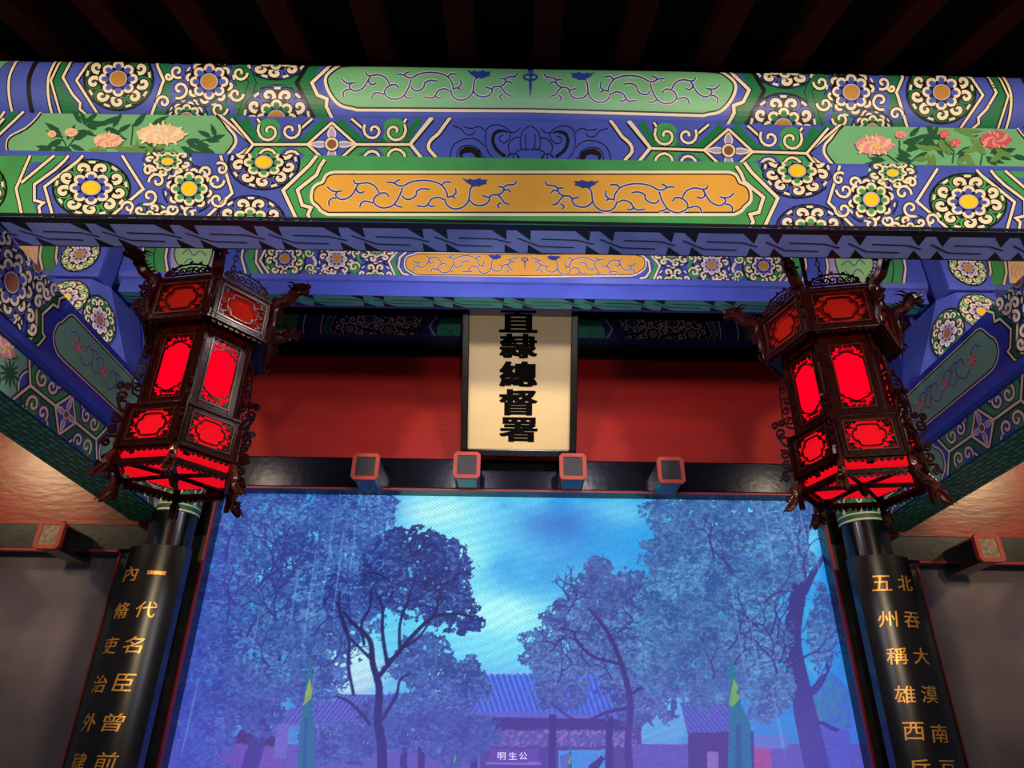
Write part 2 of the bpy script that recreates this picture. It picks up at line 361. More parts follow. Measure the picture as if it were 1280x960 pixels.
# columns -------------------------------------------------------------
CX = 2.125
for sx, side in ((-1, 'left'), (1, 'right')):
    c = empty('column', (sx*CX, 4.3, -1.6)); tag(c, 'round black lacquered column behind the %s couplet board' % side, 'column')
    MB().lathe([(.19, 0), (.2, .05), (.15, .12), (.14, .14)], 0, 0, 'stone', 32).build('base', c, True)
    MB().lathe([(.132, .12), (.132, 2.97)], 0, 0, 'lacquer', 32).build('shaft', c, True)
    MB().lathe([(.136, 2.965), (.136, 3.24)], 0, 0, 'dgreen', 32).build('painted_collar', c, True)
    MB().lathe([(.132, 3.24), (.132, 4.6)], 0, 0, 'soot', 24).build('upper_shaft', c, True)
    # painted collar pattern
    S = lambda s, t, h: (( .1365+h)*math.sin(s/.136), -(.1365+h)*math.cos(s/.136), t)
    p = Paint(S, (-.4, .4, 2.968, 3.235), e=.0004, u=.0046, slices=None); p.part('painted_lotus')
    for t, m, wd in ((2.975, 'cream', 2.4), (2.995, 'dgreen', 3), (3.012, 'cream', 2)):
        p.stroke([(-.4+.02*i, t) for i in range(41)], wd, m, 3)
    for k in range(-4, 5):
        s0 = k*.105
        pet = smooth([(s0-.045, 3.02), (s0-.05, 3.07), (s0, 3.15), (s0+.05, 3.07), (s0+.045, 3.02)], 3)
        p.fill(pet, 'green' if k % 2 else 'blue', 2); p.line(pet, lv=5, w=2.4, o=4); p.disc(s0, 3.06, .014, .02, 'orange' if k % 2 == 0 else 'cream', 6)
        p.line([(s0+.052, 3.24), (s0+.052, 3.13), (s0+.02, 3.19)], lv=5, w=2.2, o=3.6)
    p.finish(c)
for sx, side in ((-1, 'left'), (1, 'right')):
    c = empty('column', (sx*2.33, 2.36, -1.6)); tag(c, 'black front column carrying the front end of the %s side beams' % side, 'column')
    MB().lathe([(.19, 0), (.2, .05), (.15, .12), (.14, .14)], 0, 0, 'stone', 32).build('base', c, True)
    MB().lathe([(.13, .12), (.13, 2.967)], 0, 0, 'lacquer', 32).build('shaft', c, True)

# opening: lintel, jambs ------------------------------------------------
lt = empty('lintel', (0, 4.4, 1.7)); tag(lt, 'long black lacquered lintel across the top of the screen, under the hanging plaque', 'lintel')
MB().box(-1.99, 1.99, 4.39, 4.54, 1.605, 1.815, 'lintel_lacquer', .008).build('board', lt, loc=(0, -4.4, -1.7))
MB().box(-1.99, 1.99, 4.385, 4.41, 1.592, 1.604, 'red_edge').build('red_lip', lt, loc=(0, -4.4, -1.7))
for sx, side in ((-1, 'left'), (1, 'right')):
    j = empty('door_jamb', (sx*1.99, 4.45, -1.6)); tag(j, 'tall black door jamb with a red edge between screen and %s column' % side, 'jamb')
    a, b = sorted((sx*2.02, sx*1.965)); a2, b2 = sorted((sx*1.965, sx*1.95))
    MB().box(min(sx*2.3, sx*1.968), max(sx*2.3, sx*1.968), 4.44, 4.6, -1.6, 1.29, 'lacquer_worn').build('board', j, loc=(-sx*1.99, -4.45, 1.6))
    MB().box(min(sx*2.3, sx*1.968), max(sx*2.3, sx*1.968), 4.44, 4.6, 1.292, 1.60, 'lacquer').build('upper_board', j, loc=(-sx*1.99, -4.45, 1.6))
    MB().box(a2, b2, 4.432, 4.46, -1.6, 1.60, 'red_edge').build('red_lip', j, loc=(-sx*1.99, -4.45, 1.6))
# four door studs on the lintel, two pegs on each side lintel
def stud(name, x, z, wd, hg, y0, y1, face, rim, body, label, group):
    r = empty(name, (x, y1, z)); tag(r, label, 'door stud', group)
    h, v, c = wd/2, hg/2, .018
    prof = lambda h, v, c: [(-h+c, -v), (h-c, -v), (h, -v+c), (h, v-c), (h-c, v), (-h+c, v), (-h, v-c), (-h, -v+c)]
    f = lambda pr, d0, d1, m: MB().prism([(a, b) for a, b in pr], 'y', d0, d1, m)
    f(prof(h-.006, v-.006, c), y0-y1+.02, 0, body).build('body', r)
    b = MB(); o8, i8 = prof(h, v, c), prof(h-.024, v-.024, .004); n = 8; d0, d1 = y0-y1, y0-y1+.03
    vs = [(a, d, z_) for pr, d in ((o8, d0), (i8, d0), (o8, d1), (i8, d1)) for a, z_ in pr]
    fs = []
    for i in range(n):
        k = (i+1) % n; fs += [(i, k, n+k, n+i), (i, 2*n+i, 2*n+k, k), (n+i, n+k, 3*n+k, 3*n+i)]
    b.add(vs, fs, rim).build('rim', r)
    f(prof(h-.022, v-.022, .004), y0-y1+.006, y0-y1+.03, face).build('face', r)
    return r
for x, z, l in ((-.965, 1.665, 'far left of the four square red-rimmed studs on the black lintel above the screen'), (-.335, 1.685, 'square red-rimmed stud at the lower left corner of the plaque'),
             (.327, 1.685, 'square red-rimmed stud with greyish face at the lower right corner of the plaque'), (.938, 1.67, 'far right of the four square red-rimmed studs on the black lintel above the screen')):
    stud('door_stud', x, z, .168, .175, 4.17, 4.39, 'peg_face', 'peg_red', 'frame_blue', l, 'studs on the lintel above the screen')
for sx, side in ((-1, 'left'), (1, 'right')):
    l = empty('lintel', (sx*3.3, 4.42, 1.26)); tag(l, 'black lintel over the %s door panel, below the glossy red wall' % side, 'lintel')
    x0, x1 = sorted((sx*2.2, sx*5.0))
    MB().box(x0, x1, 4.41, 4.6, 1.185, 1.345, 'lacquer_worn', .006).build('board', l, loc=(-sx*3.3, -4.42, -1.26))
    x0, x1 = sorted((sx*2.475, sx*5.0))
    MB().box(x0, x1, 4.395, 4.43, 1.168, 1.184, 'red_edge').build('red_lip', l, loc=(-sx*3.3, -4.42, -1.26))
    stud('door_stud', sx*2.71, 1.175, .15, .165, 4.06, 4.41, 'peg_pale', 'peg_red', 'lacquer', 'long square peg with pale worn face beside the %s column, over the dark door' % side, 'long pegs on the side lintels')
    stud('door_stud', sx*3.32, 1.175, .15, .165, 4.06, 4.41, 'peg_pale', 'peg_red', 'lacquer', 'long square peg farther out from the %s column, at the picture edge' % side, 'long pegs on the side lintels')
    d = empty('door_%d' % (1 if sx < 0 else 2), (sx*3.5, 4.5, -1.6)); tag(d, kind='structure'); off = (-sx*3.5, -4.5, 1.6)
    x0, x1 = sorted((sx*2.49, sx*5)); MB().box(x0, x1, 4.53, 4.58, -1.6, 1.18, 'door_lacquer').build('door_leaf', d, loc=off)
    x0, x1 = sorted((sx*2.25, sx*2.47)); MB().box(x0, x1, 4.44, 4.6, -1.6, 1.19, 'lacquer_worn').build('door_frame', d, loc=off)
    x0, x1 = sorted((sx*2.47, sx*2.48)); MB().box(x0, x1, 4.43, 4.58, -1.6, 1.175, 'red_edge').build('red_edge', d, loc=off)

# ================================================================== FRONT BEAM GROUP
def PX(pts): return pts
# --- lintel (lowest member) with orange cartouche
LZ0, LZ1, LY = 1.957, 2.325, 2.25
b1 = empty('painted_lintel', (0, LY+.09, LZ0)); off = (0, -LY-.09, -LZ0)
tag(b1, 'nearest painted beam, with the long orange dragon cartouche between green bands', 'beam')
bb = MB().box(-3.4, 3.4, LY, 2.435, LZ0, LZ1, 'blue'); bb.build('beam_body', b1, loc=off)
SF = lambda s, t, h: (s, LY-.0005-h+off[1], t+off[2])
def half(f, p):
    for fl in (1, -1): p.flip = fl; f()
    p.flip = 1
T1 = toY(LY)
def tm(T): # mirrored drawing keeps the beam's centre line at s=.0
    return lambda q: T(q)
p = Paint(SF, (-3.39, 3.39, LZ0+.0005, LZ1-.001), T=T1); p.part('black_edge'); p.T = ident; p.fill([(-3.39, LZ0), (3.39, LZ0), (3.39, LZ0+.014), (-3.39, LZ0+.014)], 'black', 14); p.T = T1
def f():
    p.part('painted_band')
    p.fill([(-300, 195), (34, 195), (20, 236), (28, 290), (-300, 290)], 'green', 1)
    p.fill([(36, 195), (84, 195), (43, 228), (42, 254), (52, 290), (30, 290), (21, 236)], 'green', 1)
    p.fill([(380, 195), (680, 195), (680, 290), (370, 290), (354, 238)], 'green', 1)
    p.fill([(156, 195), (296, 195), (290, 242), (250, 290), (131, 290), (179, 237)], 'blue', 1)
    zig(p, [(38, 195), (20.5, 236), (32, 290)]); zig(p, [(68, 195), (27, 229)]); zig(p, [(-8, 195), (-42, 290)])
    p.fill([(40, 203), (58, 203), (30, 224)], 'blue', 3)
    zig(p, [(86, 195), (81, 201.5), (68.5, 213), (43.4, 231), (43.4, 251), (54.7, 254), (49, 259), (54, 290)])
    zig(p, [(104, 195), (98, 201.5), (56, 234), (72, 290)])
    zig(p, [(153, 195), (179.4, 236.7), (125, 283)]); zig(p, [(276, 195), (290.5, 242), (246, 284)])
    zig(p, [(396, 195), (387, 207), (354, 238.5), (376, 286)], w=4.2)
    zig(p, [(406, 200), (400, 209), (396, 219), (372, 238), (378, 257), (389, 260), (385, 269), (394, 286)], w=4.2)
    rosette(p, 114.5, 236, 48, 36, 'green', 'blue', 'green', 'yellow')
    p.part('curls')
    for (x, y, r, a, h) in ((186, 214, 8, 0, -1), (197, 227, 11, 3, 1), (187, 246, 11, 2, -1), (270, 226, 11, 0, 1), (277, 212, 9, 4, 1), (272, 250, 11, 0, 1), (238, 267, 9, 5, -1), (161, 260, 9, 3, 1), (258, 216, 8, 3, 1), (214, 212, 0.1, 0, 1), (215, 262, 8, 0, 1)):
        if r > 1: curl(p, x, y, r, a, h, 'blue', 5, 3.2)
    rosette(p, 237, 237, 33, 30, 'blue', 'green', 'blue', 'yellow', True, 8, inner=1.25)
    rosette(p, 210, 203, 32, 20, 'green', 'green', 'blue', 'yellow', True, 8); rosette(p, 188, 279, 32, 26, 'green', 'green', 'blue', 'yellow', True, 8)
    rosette(p, 330, 204, 44, 33, 'blue', 'green', 'blue', 'yellow', True, 9); rosette(p, 313, 280, 44, 35, 'blue', 'green', 'blue', 'yellow', True, 9)
    rosette(p, -36, 236, 44, 36, 'green', 'blue', 'green', 'yellow'); 
half(f, p)
def cart(p, pts, m, cw=4.5, lv=5, name='cartouche', mir=664, edge='cream'):
    p.part(name); full = pts+[(2*mir-x, y) for x, y in pts[::-1]]
    p.stroke(full, cw*2, edge, lv, True); p.fill(full, m, lv+1); p.stroke(full, 1.6, 'black', lv+2, True)
o1 = [(x/4.571+380, y/4.571+205) for x, y in smooth([(140, 280), (105, 262), (88, 240), (60, 215), (55, 188), (62, 150), (85, 128), (115, 116), (132, 82), (150, 68), (175, 62)], 3)]
o1 = [(664, 269.5)]+[(x, y+.0) for x, y in o1]+[(664, 221)]
cart(p, o1[1:-1], 'orange')
def f():
    p.part('painted_dragon'); dragon(p, 380, 205, 1/4.571, 1/4.571)
half(f, p); p.finish(b1)
# underside: woven key band, grey blue on black
KY0, KY1 = LY+.0, 2.435
SU = lambda s, t, h: (s, t+off[1], LZ0-.0005-h+off[2])
p = Paint(SU, (-3.39, 3.39, LY+.001, KY1-.001)); p.part('key_band')
MBu = 'meander'
p.fill([(-3.39, LY), (3.39, LY), (3.39, KY1), (-3.39, KY1)], 'black', 0)
PER = .345; q0, q1 = LY+.034, KY1-.008; hh = q1-q0
ty = lambda v: q0+(v-515)/180*hh
tx = lambda u, k: (u-565)/710*PER+k*PER
for k in range(-11, 11):
    x0, x1 = tx(265, k), tx(975, k)
    p.emit([(x0, q0), (x1, q0), (x1, q1), (x0, q1)], MBu, 1)
    for tri in ([(236, 515), (362, 515), (362, 592)], [(446, 515), (568, 515), (568, 592)], [(346, 626), (346, 696), (476, 696)], [(548, 626), (548, 696), (676, 696)]):
        p.emit([(tx(a, k), ty(b)) for a, b in tri], 'black', 2)
    for ln in ([(660, 580), (970, 585), (1115, 615)], [(455, 575), (655, 640), (950, 645)]):
        p.stroke([(tx(a, k), ty(b)) for a, b in ln], .0065, 'black', 3)
p.finish(b1)

# --- middle board, recessed, with peonies and lotus
MY = 2.3; MZ0, MZ1 = 2.325, 2.60
b2 = empty('painted_board', (0, MY+.06, MZ0)); off = (0, -MY-.06, -MZ0)
tag(b2, 'recessed painted board with peony panels and a blue lotus scroll, above the orange cartouche beam', 'board')
MB().box(-3.4, 3.4, MY, MY+.04, MZ0, MZ1+.012, 'blue').build('board_body', b2, loc=off)
p = Paint((lambda o_: lambda s, t, h: (s, MY-.0005-h+o_[1], t+o_[2]))(off), (-3.39, 3.39, MZ0, MZ1+.02), T=toY(MY))
def f():
    p.part('peony_panel')
    A_ = smooth([(269, 206), (283, 191), (291.8, 179), (290.6, 170), (284.6, 163), (277, 152), (270, 145)], 3)
    B_ = smooth([(52, 142), (46, 150), (33, 162), (14, 172), (9.7, 181), (11.5, 191), (17, 202), (14, 212)], 3)
    p.fill([(269, 215)]+A_+B_, 'lgreen', 2)
    for l in (A_, B_): p.stroke([(x+1, y) for x, y in l], 7, 'cream', 1.5); p.stroke(l, 2, 'black', 3)
    p.part('painted_band')
    zig(p, [(270, 140), (317, 181.5), (268, 214)], w=3); p.stroke([(283, 140), (322, 176)], 7, 'dgreen', 1.5); 
    zig(p, [(6, 140), (-22, 181.5), (6, 218)], w=3); zig(p, [(30, 140), (-8, 176)], w=3); p.stroke([(20, 140), (-18, 178), (4, 214)], 7, 'dgreen', 1.5)
    xmotif(p, 415, 181.5, 98, 26); xmotif(p, -120, 181.5, 98, 26)
    p.part('painted_band')
    p.line(smooth([(563, 148), (556, 157), (548, 168), (538, 177), (536, 187), (545, 198), (549, 214)], 3), w=4, lv=8)
    p.stroke([(540, 147), (513, 181), (538, 212)], 4, 'cream', 7)
    # lotus scroll
    p.part('lotus_scroll'); z = lambda L: [(530+x/4.74, 145+y/4.74) for x, y in L]
    for L in ([(515, 225), (500, 195), (505, 160), (540, 130), (570, 125), (585, 90), (625, 60)], [(575, 130), (570, 160), (580, 195), (625, 200)], [(600, 110), (605, 195)], [(505, 225), (490, 260), (510, 300)], [(545, 220), (570, 260), (580, 300)], [(530, 225), (525, 300)],
              [(500, 235), (540, 222), (560, 260), (555, 300)], [(545, 215), (580, 200), (625, 198)], [(365, 110), (365, 170), (390, 230), (440, 270), (490, 290)], [(365, 110), (375, 75), (410, 55), (460, 58), (505, 90), (510, 130), (480, 160), (450, 150), (448, 125), (470, 115)],
              [(400, 300), (350, 240), (320, 195), (270, 175), (220, 185), (195, 225), (205, 270), (240, 292)], [(160, 290), (155, 230), (180, 170), (240, 138), (310, 140), (360, 180)], [(235, 65), (280, 75), (330, 65), (360, 90)], [(170, 60), (215, 75), (250, 110), (285, 112), (300, 90)], [(505, 95), (540, 98), (570, 70)]):
        p.stroke(smooth(z(L), 4), 1.1, 'black', 3)
    p.stroke(smooth(z([(480, 240), (430, 200), (408, 150), (418, 105), (460, 88), (500, 98)]), 4), [4]*16+[3, 2.5, 2, 1.5, 1], 'black', 3)
    p.stroke(smooth(z([(320, 300), (325, 250), (300, 210), (260, 200), (225, 215), (220, 240), (250, 285)]), 4), [7]*12+[8, 8, 7, 6, 5, 5, 5, 4, 3, 2, 2, 1, 1], 'black', 3)
    for x in (225, 240, 262, 290, 310, 322): p.disc(*z([(x, 200+abs(x-270)*.25)])[0], 3, 2.6, 'black', 3, 7)
half(f, p)
# left peonies (peach), right peonies (pink)
leaves(p.part('painted_leaves'), [(80, 172, 200), (78, 175, 150), (84, 185, 170), (86, 190, 200), (70, 196, 190), (88, 182, 20), (95, 192, 10), (100, 163, 20), (110, 160, 340), (125, 158, 330), (130, 162, 10), (148, 165, 330), (165, 159, 330), (190, 155, 355), (155, 172, 200),
    (232, 178, 350), (245, 180, 10), (262, 176, 340), (270, 172, 250), (225, 184, 20), (245, 188, 60), (215, 196, 200), (200, 186, 160), (190, 190, 200), (206, 184, 150), (102, 195, 30), (92, 176, 330), (252, 184, 30), (108, 158, 250), (122, 162, 200), (66, 184, 160)], 'leaf', 5)
leaves(p.part('painted_leaves'), [(110+i*9, 188+(i*7) % 14, (i*67) % 360) for i in range(13)]+[(150+i*7, 190+(i*5) % 11, (i*91) % 360) for i in range(8)], 'leaf2', 6, 20, 6)
for L in ([(88, 205), (82, 180), (74, 168)], [(164, 182), (166, 165), (166, 157)], [(84, 187), (95, 172)], [(225, 205), (240, 180), (270, 172)]): p.stroke(L, 1.6, 'leaf', 6)
peony(p, 202, 169.5, 33, 13.5, ('peach', 'cream'), 52); peony(p, 136, 177, 20, 10, ('peach', 'pink'), 34); peony(p, 90, 167, 9, 6, ('peach', 'pink'), 14); peony(p, 66, 169, 6, 5, ('peach', 'pink'), 10)
leaves(p.part('painted_leaves'), [(1110, 192, 190), (1105, 200, 170), (1122, 190, 20), (1128, 180, 340), (1118, 198, 10), (1140, 176, 340), (1148, 172, 355), (1132, 190, 330), (1170, 182, 190), (1182, 176, 200), (1174, 184, 30), (1240, 192, 20), (1250, 190, 350), (1232, 196, 40), (1265, 196, 10), (1212, 184, 150), (1152, 186, 200), (1165, 170, 250), (1096, 205, 170)], 'leaf', 5)
leaves(p.part('painted_leaves'), [(1150+i*9, 186+(i*7) % 18, (i*67) % 360) for i in range(12)]+[(1205, 165, 30), (1212, 168, 200)], 'leaf2', 6, 22, 7)
for L in ([(1108, 194), (1122, 204)], [(1124, 190), (1124, 176)], [(1190, 205), (1192, 190), (1182, 180)], [(1225, 207), (1228, 190), (1215, 178)], [(1212, 166), (1214, 172), (1222, 170)]): p.stroke(L, 1.8, 'leaf', 6)
peony(p, 1092, 183, 26, 13, ('pink', 'peach'), 48); peony(p, 1125, 170, 8, 5, ('pink', 'rose'), 14); peony(p, 1180, 169, 7, 6, ('rose', 'pink'), 12); peony(p, 1193, 180, 7, 6, ('rose', 'pink'), 12); peony(p, 1243, 176, 21, 12, ('rose', 'pink'), 40)
p.finish(b2)

# --- round purlin on top
PY, PZ, PR = 2.43, 2.80, .20
b3 = empty('painted_purlin', (0, PY, PZ)); tag(b3, 'topmost round painted beam with the long green dragon cartouche, under the dark rafters', 'beam')
MB().prism([(PR*math.cos(a), PR*math.sin(a)) for a in [2*PI*k/48 for k in range(48)]], 'x', -3.4, 3.4, 'blue').build('beam_body', b3, True)
def TC(q):
    d = sight(*q); dy, dz = d[1], d[2]; L = math.hypot(dy, dz); dy /= L; dz /= L
    b = PY*dy+PZ*dz; c = PY*PY+PZ*PZ-PR*PR; D = b*b-c
    if D < 0: D = 0
    t = b-math.sqrt(D); y, z = t*dy, t*dz; s = CAM[0]+d[0]/L*t
    ang = math.atan2(z-PZ, -(y-PY)); 
    if D == 0: ang += (math.sqrt(max(0, c-b*b+PR*PR-PR*PR)))*2
    return (s, ang*PR)
SC = lambda s, t, h: (s, -(PR+.001+h)*math.cos(t/PR), (PR+.001+h)*math.sin(t/PR))
p = Paint(SC, (-3.39, 3.39, -.30, .16), T=TC, slices=.02)
def f():
    p.part('painted_band')
    g = lambda L: smooth(L, 6)
    p.stroke([(-120+i*10, 110) for i in range(14)], 120, 'lgreen', 1); 
    for x, wd, m in ((38, 52, 'blue'),): p.stroke(g([(x+6, 75), (x-2, 100), (x-1, 130), (x+8, 160)]), wd, m, 2)
    for x in (14, 39, 63): p.line(g([(x+8, 75), (x-2, 98), (x-1, 128), (x+8, 160)]), 'black' if x == 39 else 'cream', 3, 5.5, 4)
    def seg(L): return [tuple(np.array(L[i])+(np.array(L[i+1])-np.array(L[i]))*k/5) for i in range(len(L)-1) for k in range(5)]+[L[-1]]
    p.stroke(seg([(82, 70), (66, 103), (100, 155)]), 18, 'dgreen', 2); p.line(seg([(76, 76), (64, 101), (78, 150)]), lv=4, w=2.5, o=6)
    zig(p, seg([(92, 72), (89, 78), (79, 97), (91, 118), (101, 129), (100, 136), (127, 160)]), w=3)
    zig(p, seg([(114, 75), (96, 101), (134, 160)]), w=3)
    p.fill([(76, 156), (80, 140), (92, 158)], 'blue', 3)
    p.stroke(seg([(200, 75), (215, 100), (192, 160)]), 16, 'dgreen', 1.6); p.stroke(seg([(300, 118), (440, 118)]), 90, 'dgreen', 1.2)
    zig(p, seg([(192, 72), (205, 101), (184, 160)]), w=3.4)
    p.line(seg([(305, 78), (316, 104), (298, 155)]), 'dgreen', 8, 10, 3)
    p.stroke(seg([(392, 70), (371, 104), (404, 170)]), 5, 'black', 3)
    p.fill([(404, 70), (600, 70), (600, 170), (425, 170), (409, 134), (392, 104)], 'blue', 2)
    zig(p, seg([(422, 72), (414, 82), (390, 104), (397, 119), (409, 124), (408, 133), (424, 165)]), w=4)
    rosette(p, 148.5, 99.5, 43, 38, 'dgreen', 'blue', 'dgreen', 'gold')
    p.part('curls')
    for (x, y, r, a, h) in ((205, 128, 9, 3, 1), (225, 112, 12, 2, -1), (295, 118, 10, 0, 1), (300, 92, 10, 0, 1), (274, 136, 11, 0, 1), (211, 96, 5, 0, 1), (222, 90, 9, 1, 1)): curl(p, x, y, r, a, h, 'blue' if x < 250 else 'dgreen', 5, 3.2)
    rosette(p, 262, 103, 34, 31, 'blue', 'blue', 'blue', 'gold', False, 8, inner=1.25)
    rosette(p, 234, 148, 26, 24, 'dgreen', 'dgreen', 'blue', 'gold', True, 8, inner=1.3)
    rosette(p, 346, 148, 44, 41, 'blue', 'dgreen', 'blue', 'gold', True, 9); rosette(p, 345, 72, 42, 28, 'blue', 'dgreen', 'blue', 'gold', True, 9)
    rosette(p, -110, 100, 43, 38, 'dgreen', 'blue', 'dgreen', 'gold')
half(f, p)
o1 = [(x/4.923+400, y/4.923+75) for x, y in smooth([(200, 286), (140, 272), (100, 240), (65, 190), (50, 150), (48, 122), (60, 98), (95, 70), (130, 50), (180, 44)], 4)]
n = 40; o1 = [(664-(664-441)*k/n, 136-2*k/n*.6+.0) for k in range(0, n)]+o1+[(441+(664-441)*k/n, 83.5+.6*k/n) for k in range(1, n)]
p.part('cartouche')
for fl in (1, -1):
    p.flip = fl
    p.stroke(o1, 9, 'cream', 4); p.stroke(o1, 1.8, 'black', 7)
    for k in range(len(o1)//2):
        a, b, c, d = o1[k], o1[k+1], o1[-k-2], o1[-k-1]; p.emit([a, b, c, d], 'lgreen', 5)
p.flip = 1
def f(): p.part('painted_dragon'); dragon(p, 400, 71.5, 1/4.923, 1.02/4.923)
half(f, p)
p.part('painted_spike'); p.stroke(ellipse(663, 97.5, 8.5, 3.5, 16), 2.2, 'vine', 8, True); p.stroke([(663, 101), (663, 110), (663, 122)], [4, 3.4, .6], 'vine', 8)
p.finish(b3)

# ================================================================== SECOND BEAM (over the lanterns)
Y2 = 3.36
b4 = empty('painted_crossbeam', (0, Y2+.1, 2.46)); off = (0, -Y2-.1, -2.46)
tag(b4, 'second painted beam farther in, with the short orange dragon cartouche and blue lower edge', 'beam')
prof = [(Y2, 2.86), (Y2, 2.53), (Y2+.012, 2.50), (Y2+.05, 2.47), (Y2+.10, 2.46), (Y2+.24, 2.46), (Y2+.24, 2.86)]
MB().prism(prof, 'x', -3.5, 3.5, 'blue').build('beam_body', b4, loc=off)
MB().box(-2.3, 2.3, Y2-.02, Y2+.085, 2.368, 2.459, 'blue').build('lower_rail', b4, loc=off)
p = Paint((lambda o_: lambda s, t, h: (s, Y2-.0005-h+o_[1], t+o_[2]))(off), (-3.49, 3.49, 2.526, 2.86), T=toY(Y2), u=.62)
def f():
    p.part('painted_band')
    p.fill([(452, 300), (497, 300), (486, 326), (497, 360), (452, 360)], 'blue', 1)
    zig(p, [(505, 305), (497, 314), (486, 327), (500, 360)], w=4); zig(p, [(512, 308), (507, 316), (500, 322), (498, 334), (503, 342), (510, 344), (512, 358)], w=4)
    p.stroke([(502, 305), (490, 327), (505, 360)], 8, 'green', 1.5)
    p.stroke([(380, 300), (395, 328), (380, 360)], 5, 'cream', 2); p.stroke([(440, 300), (450, 328), (438, 360)], 6, 'green', 2)
    zig(p, [(338, 300), (325, 326), (345, 355)], w=4); zig(p, [(330, 300), (321, 314), (320, 328), (327, 340), (336, 352)], w=4); p.stroke([(322, 300), (311, 322), (322, 352)], 14, 'green', 1.5); p.line([(306, 300), (302, 322), (310, 352)], w=4, o=7)
    for x, wd, m in ((197, 26, 'green'), (246, 60, 'lilac')): p.stroke([(x, 300), (x-3, 322), (x, 350)], wd/.62, m, 1)
    for x in (181, 211, 279): p.line([(x, 300), (x-4, 322), (x, 350)], w=4.5, o=8, lv=3)
    p.line([(196, 300), (192, 322), (196, 350)], 'black', 1, 2, 3)
    md = smooth([(224, 300), (218, 316), (222, 330), (232, 342), (252, 342), (262, 328), (266, 312), (262, 300)], 3); p.fill(md, 'paleg', 4); p.stroke(md, 2, 'black', 5, True)
    for L in ([(228, 318), (236, 312), (242, 320), (250, 314), (258, 320)], [(230, 330), (238, 324), (246, 332), (254, 326)], [(234, 306), (244, 308), (252, 302)], [(236, 338), (244, 334), (252, 338)]): p.stroke(smooth(L, 4), 1.8, 'vine', 6)
    # outside the box head: green bar and orange panel
    p.stroke([(63, 300), (60, 322), (66, 350)], 17/.62, 'green', 1)
    for x in (53, 73): p.line([(x, 300), (x-3, 322), (x+3, 350)], w=4.5, o=8, lv=3)
    p.fill([(-200, 300), (49, 300), (46, 335), (-200, 345)], 'peach', 2); 
    for i in range(7): p.stroke(smooth([(10+i*5, 312), (14+i*5, 318+i % 3*3), (11+i*5, 328)], 3), 2, 'orange' if i % 2 else 'pink', 4)
    rosette(p, 356, 324, 26, 25, 'green', 'blue', 'green', 'gold', line='cream'); rosette(p, 421, 324.5, 24, 22, 'blue', 'lilac', 'blue', 'gold', True, 8)
    rosette(p, 401, 351, 18, 17, 'green', 'green', 'blue', 'gold', True, 8); rosette(p, 471, 313, 25, 16, 'blue', 'green', 'blue', 'gold', True, 8); rosette(p, 469, 352, 26, 25, 'blue', 'green', 'blue', 'gold')
    p.part('curls')
    for (x, y, r, a, h) in ((386, 316, 6, 0, 1), (388, 336, 6, 3, 1), (443, 334, 7, 0, -1), (446, 316, 6, 2, 1), (428, 348, 7, 5, 1), (387, 350, 5, 1, 1)): curl(p, x, y, r, a, h, 'green', 5, 3.4)
half(f, p)
o1 = [(507, 331), (508, 324), (512, 321), (517, 320), (520, 318.2), (526, 317.6)]; o1 = smooth(o1, 3)+[(655, 318.5)]
lo = smooth([(526, 344), (520, 343), (516, 341), (511, 338), (508, 335), (507, 331)], 3)
cart(p, [(655.0, 345)]+lo[:-1]+o1, 'orange', 3.5, mir=656.5)
def f(): p.part('painted_dragon'); dragon(p, 500, 307, .121, .135, 2.0)
half(f, p)
p.part('painted_spike'); p.stroke(ellipse(656, 325, 4, 1.8, 12), 2.0, 'vine', 9, True); p.stroke([(656, 327), (656, 338)], [3, .6], 'vine', 9)
p.finish(b4)
# green key band under the rail
SU2 = lambda s, t, h: (s, t+off[1], 2.368-.0005-h+off[2])
p = Paint(lambda s, t, h: (s, t-Y2-.1, 2.368-.0005-h-2.46), (-2.29, 2.29, Y2-.02, Y2+.085)); p.part('key_band')
def keyband(p, x0, x1, q0, q1, per, fg, bg, lw):
    p.fill([(x0, q0), (x1, q0), (x1, q1), (x0, q1)], bg, 0); k0 = int(x0/per)-1
    ty = lambda v: q0+(v-515)/180*(q1-q0); tx = lambda u, k: (u-565)/710*per+k*per
    for k in range(k0, int(x1/per)+2):
        p.emit([(tx(265, k), q0), (tx(975, k), q0), (tx(975, k), q1), (tx(265, k), q1)], fg, 1)
        for tri in ([(236, 515), (362, 515), (362, 592)], [(446, 515), (568, 515), (568, 592)], [(346, 626), (346, 696), (476, 696)], [(548, 626), (548, 696), (676, 696)]):
            p.emit([(tx(a, k), ty(b)) for a, b in tri], bg, 2)
        for ln in ([(660, 580), (970, 585), (1115, 615)], [(455, 575), (655, 640), (950, 645)]): p.stroke([(tx(a, k), ty(b)) for a, b in ln], lw, bg, 3)
keyband(p, -2.29, 2.29, Y2-.018, Y2+.083, .40, 'key_teal', 'black', .005); p.finish(b4)

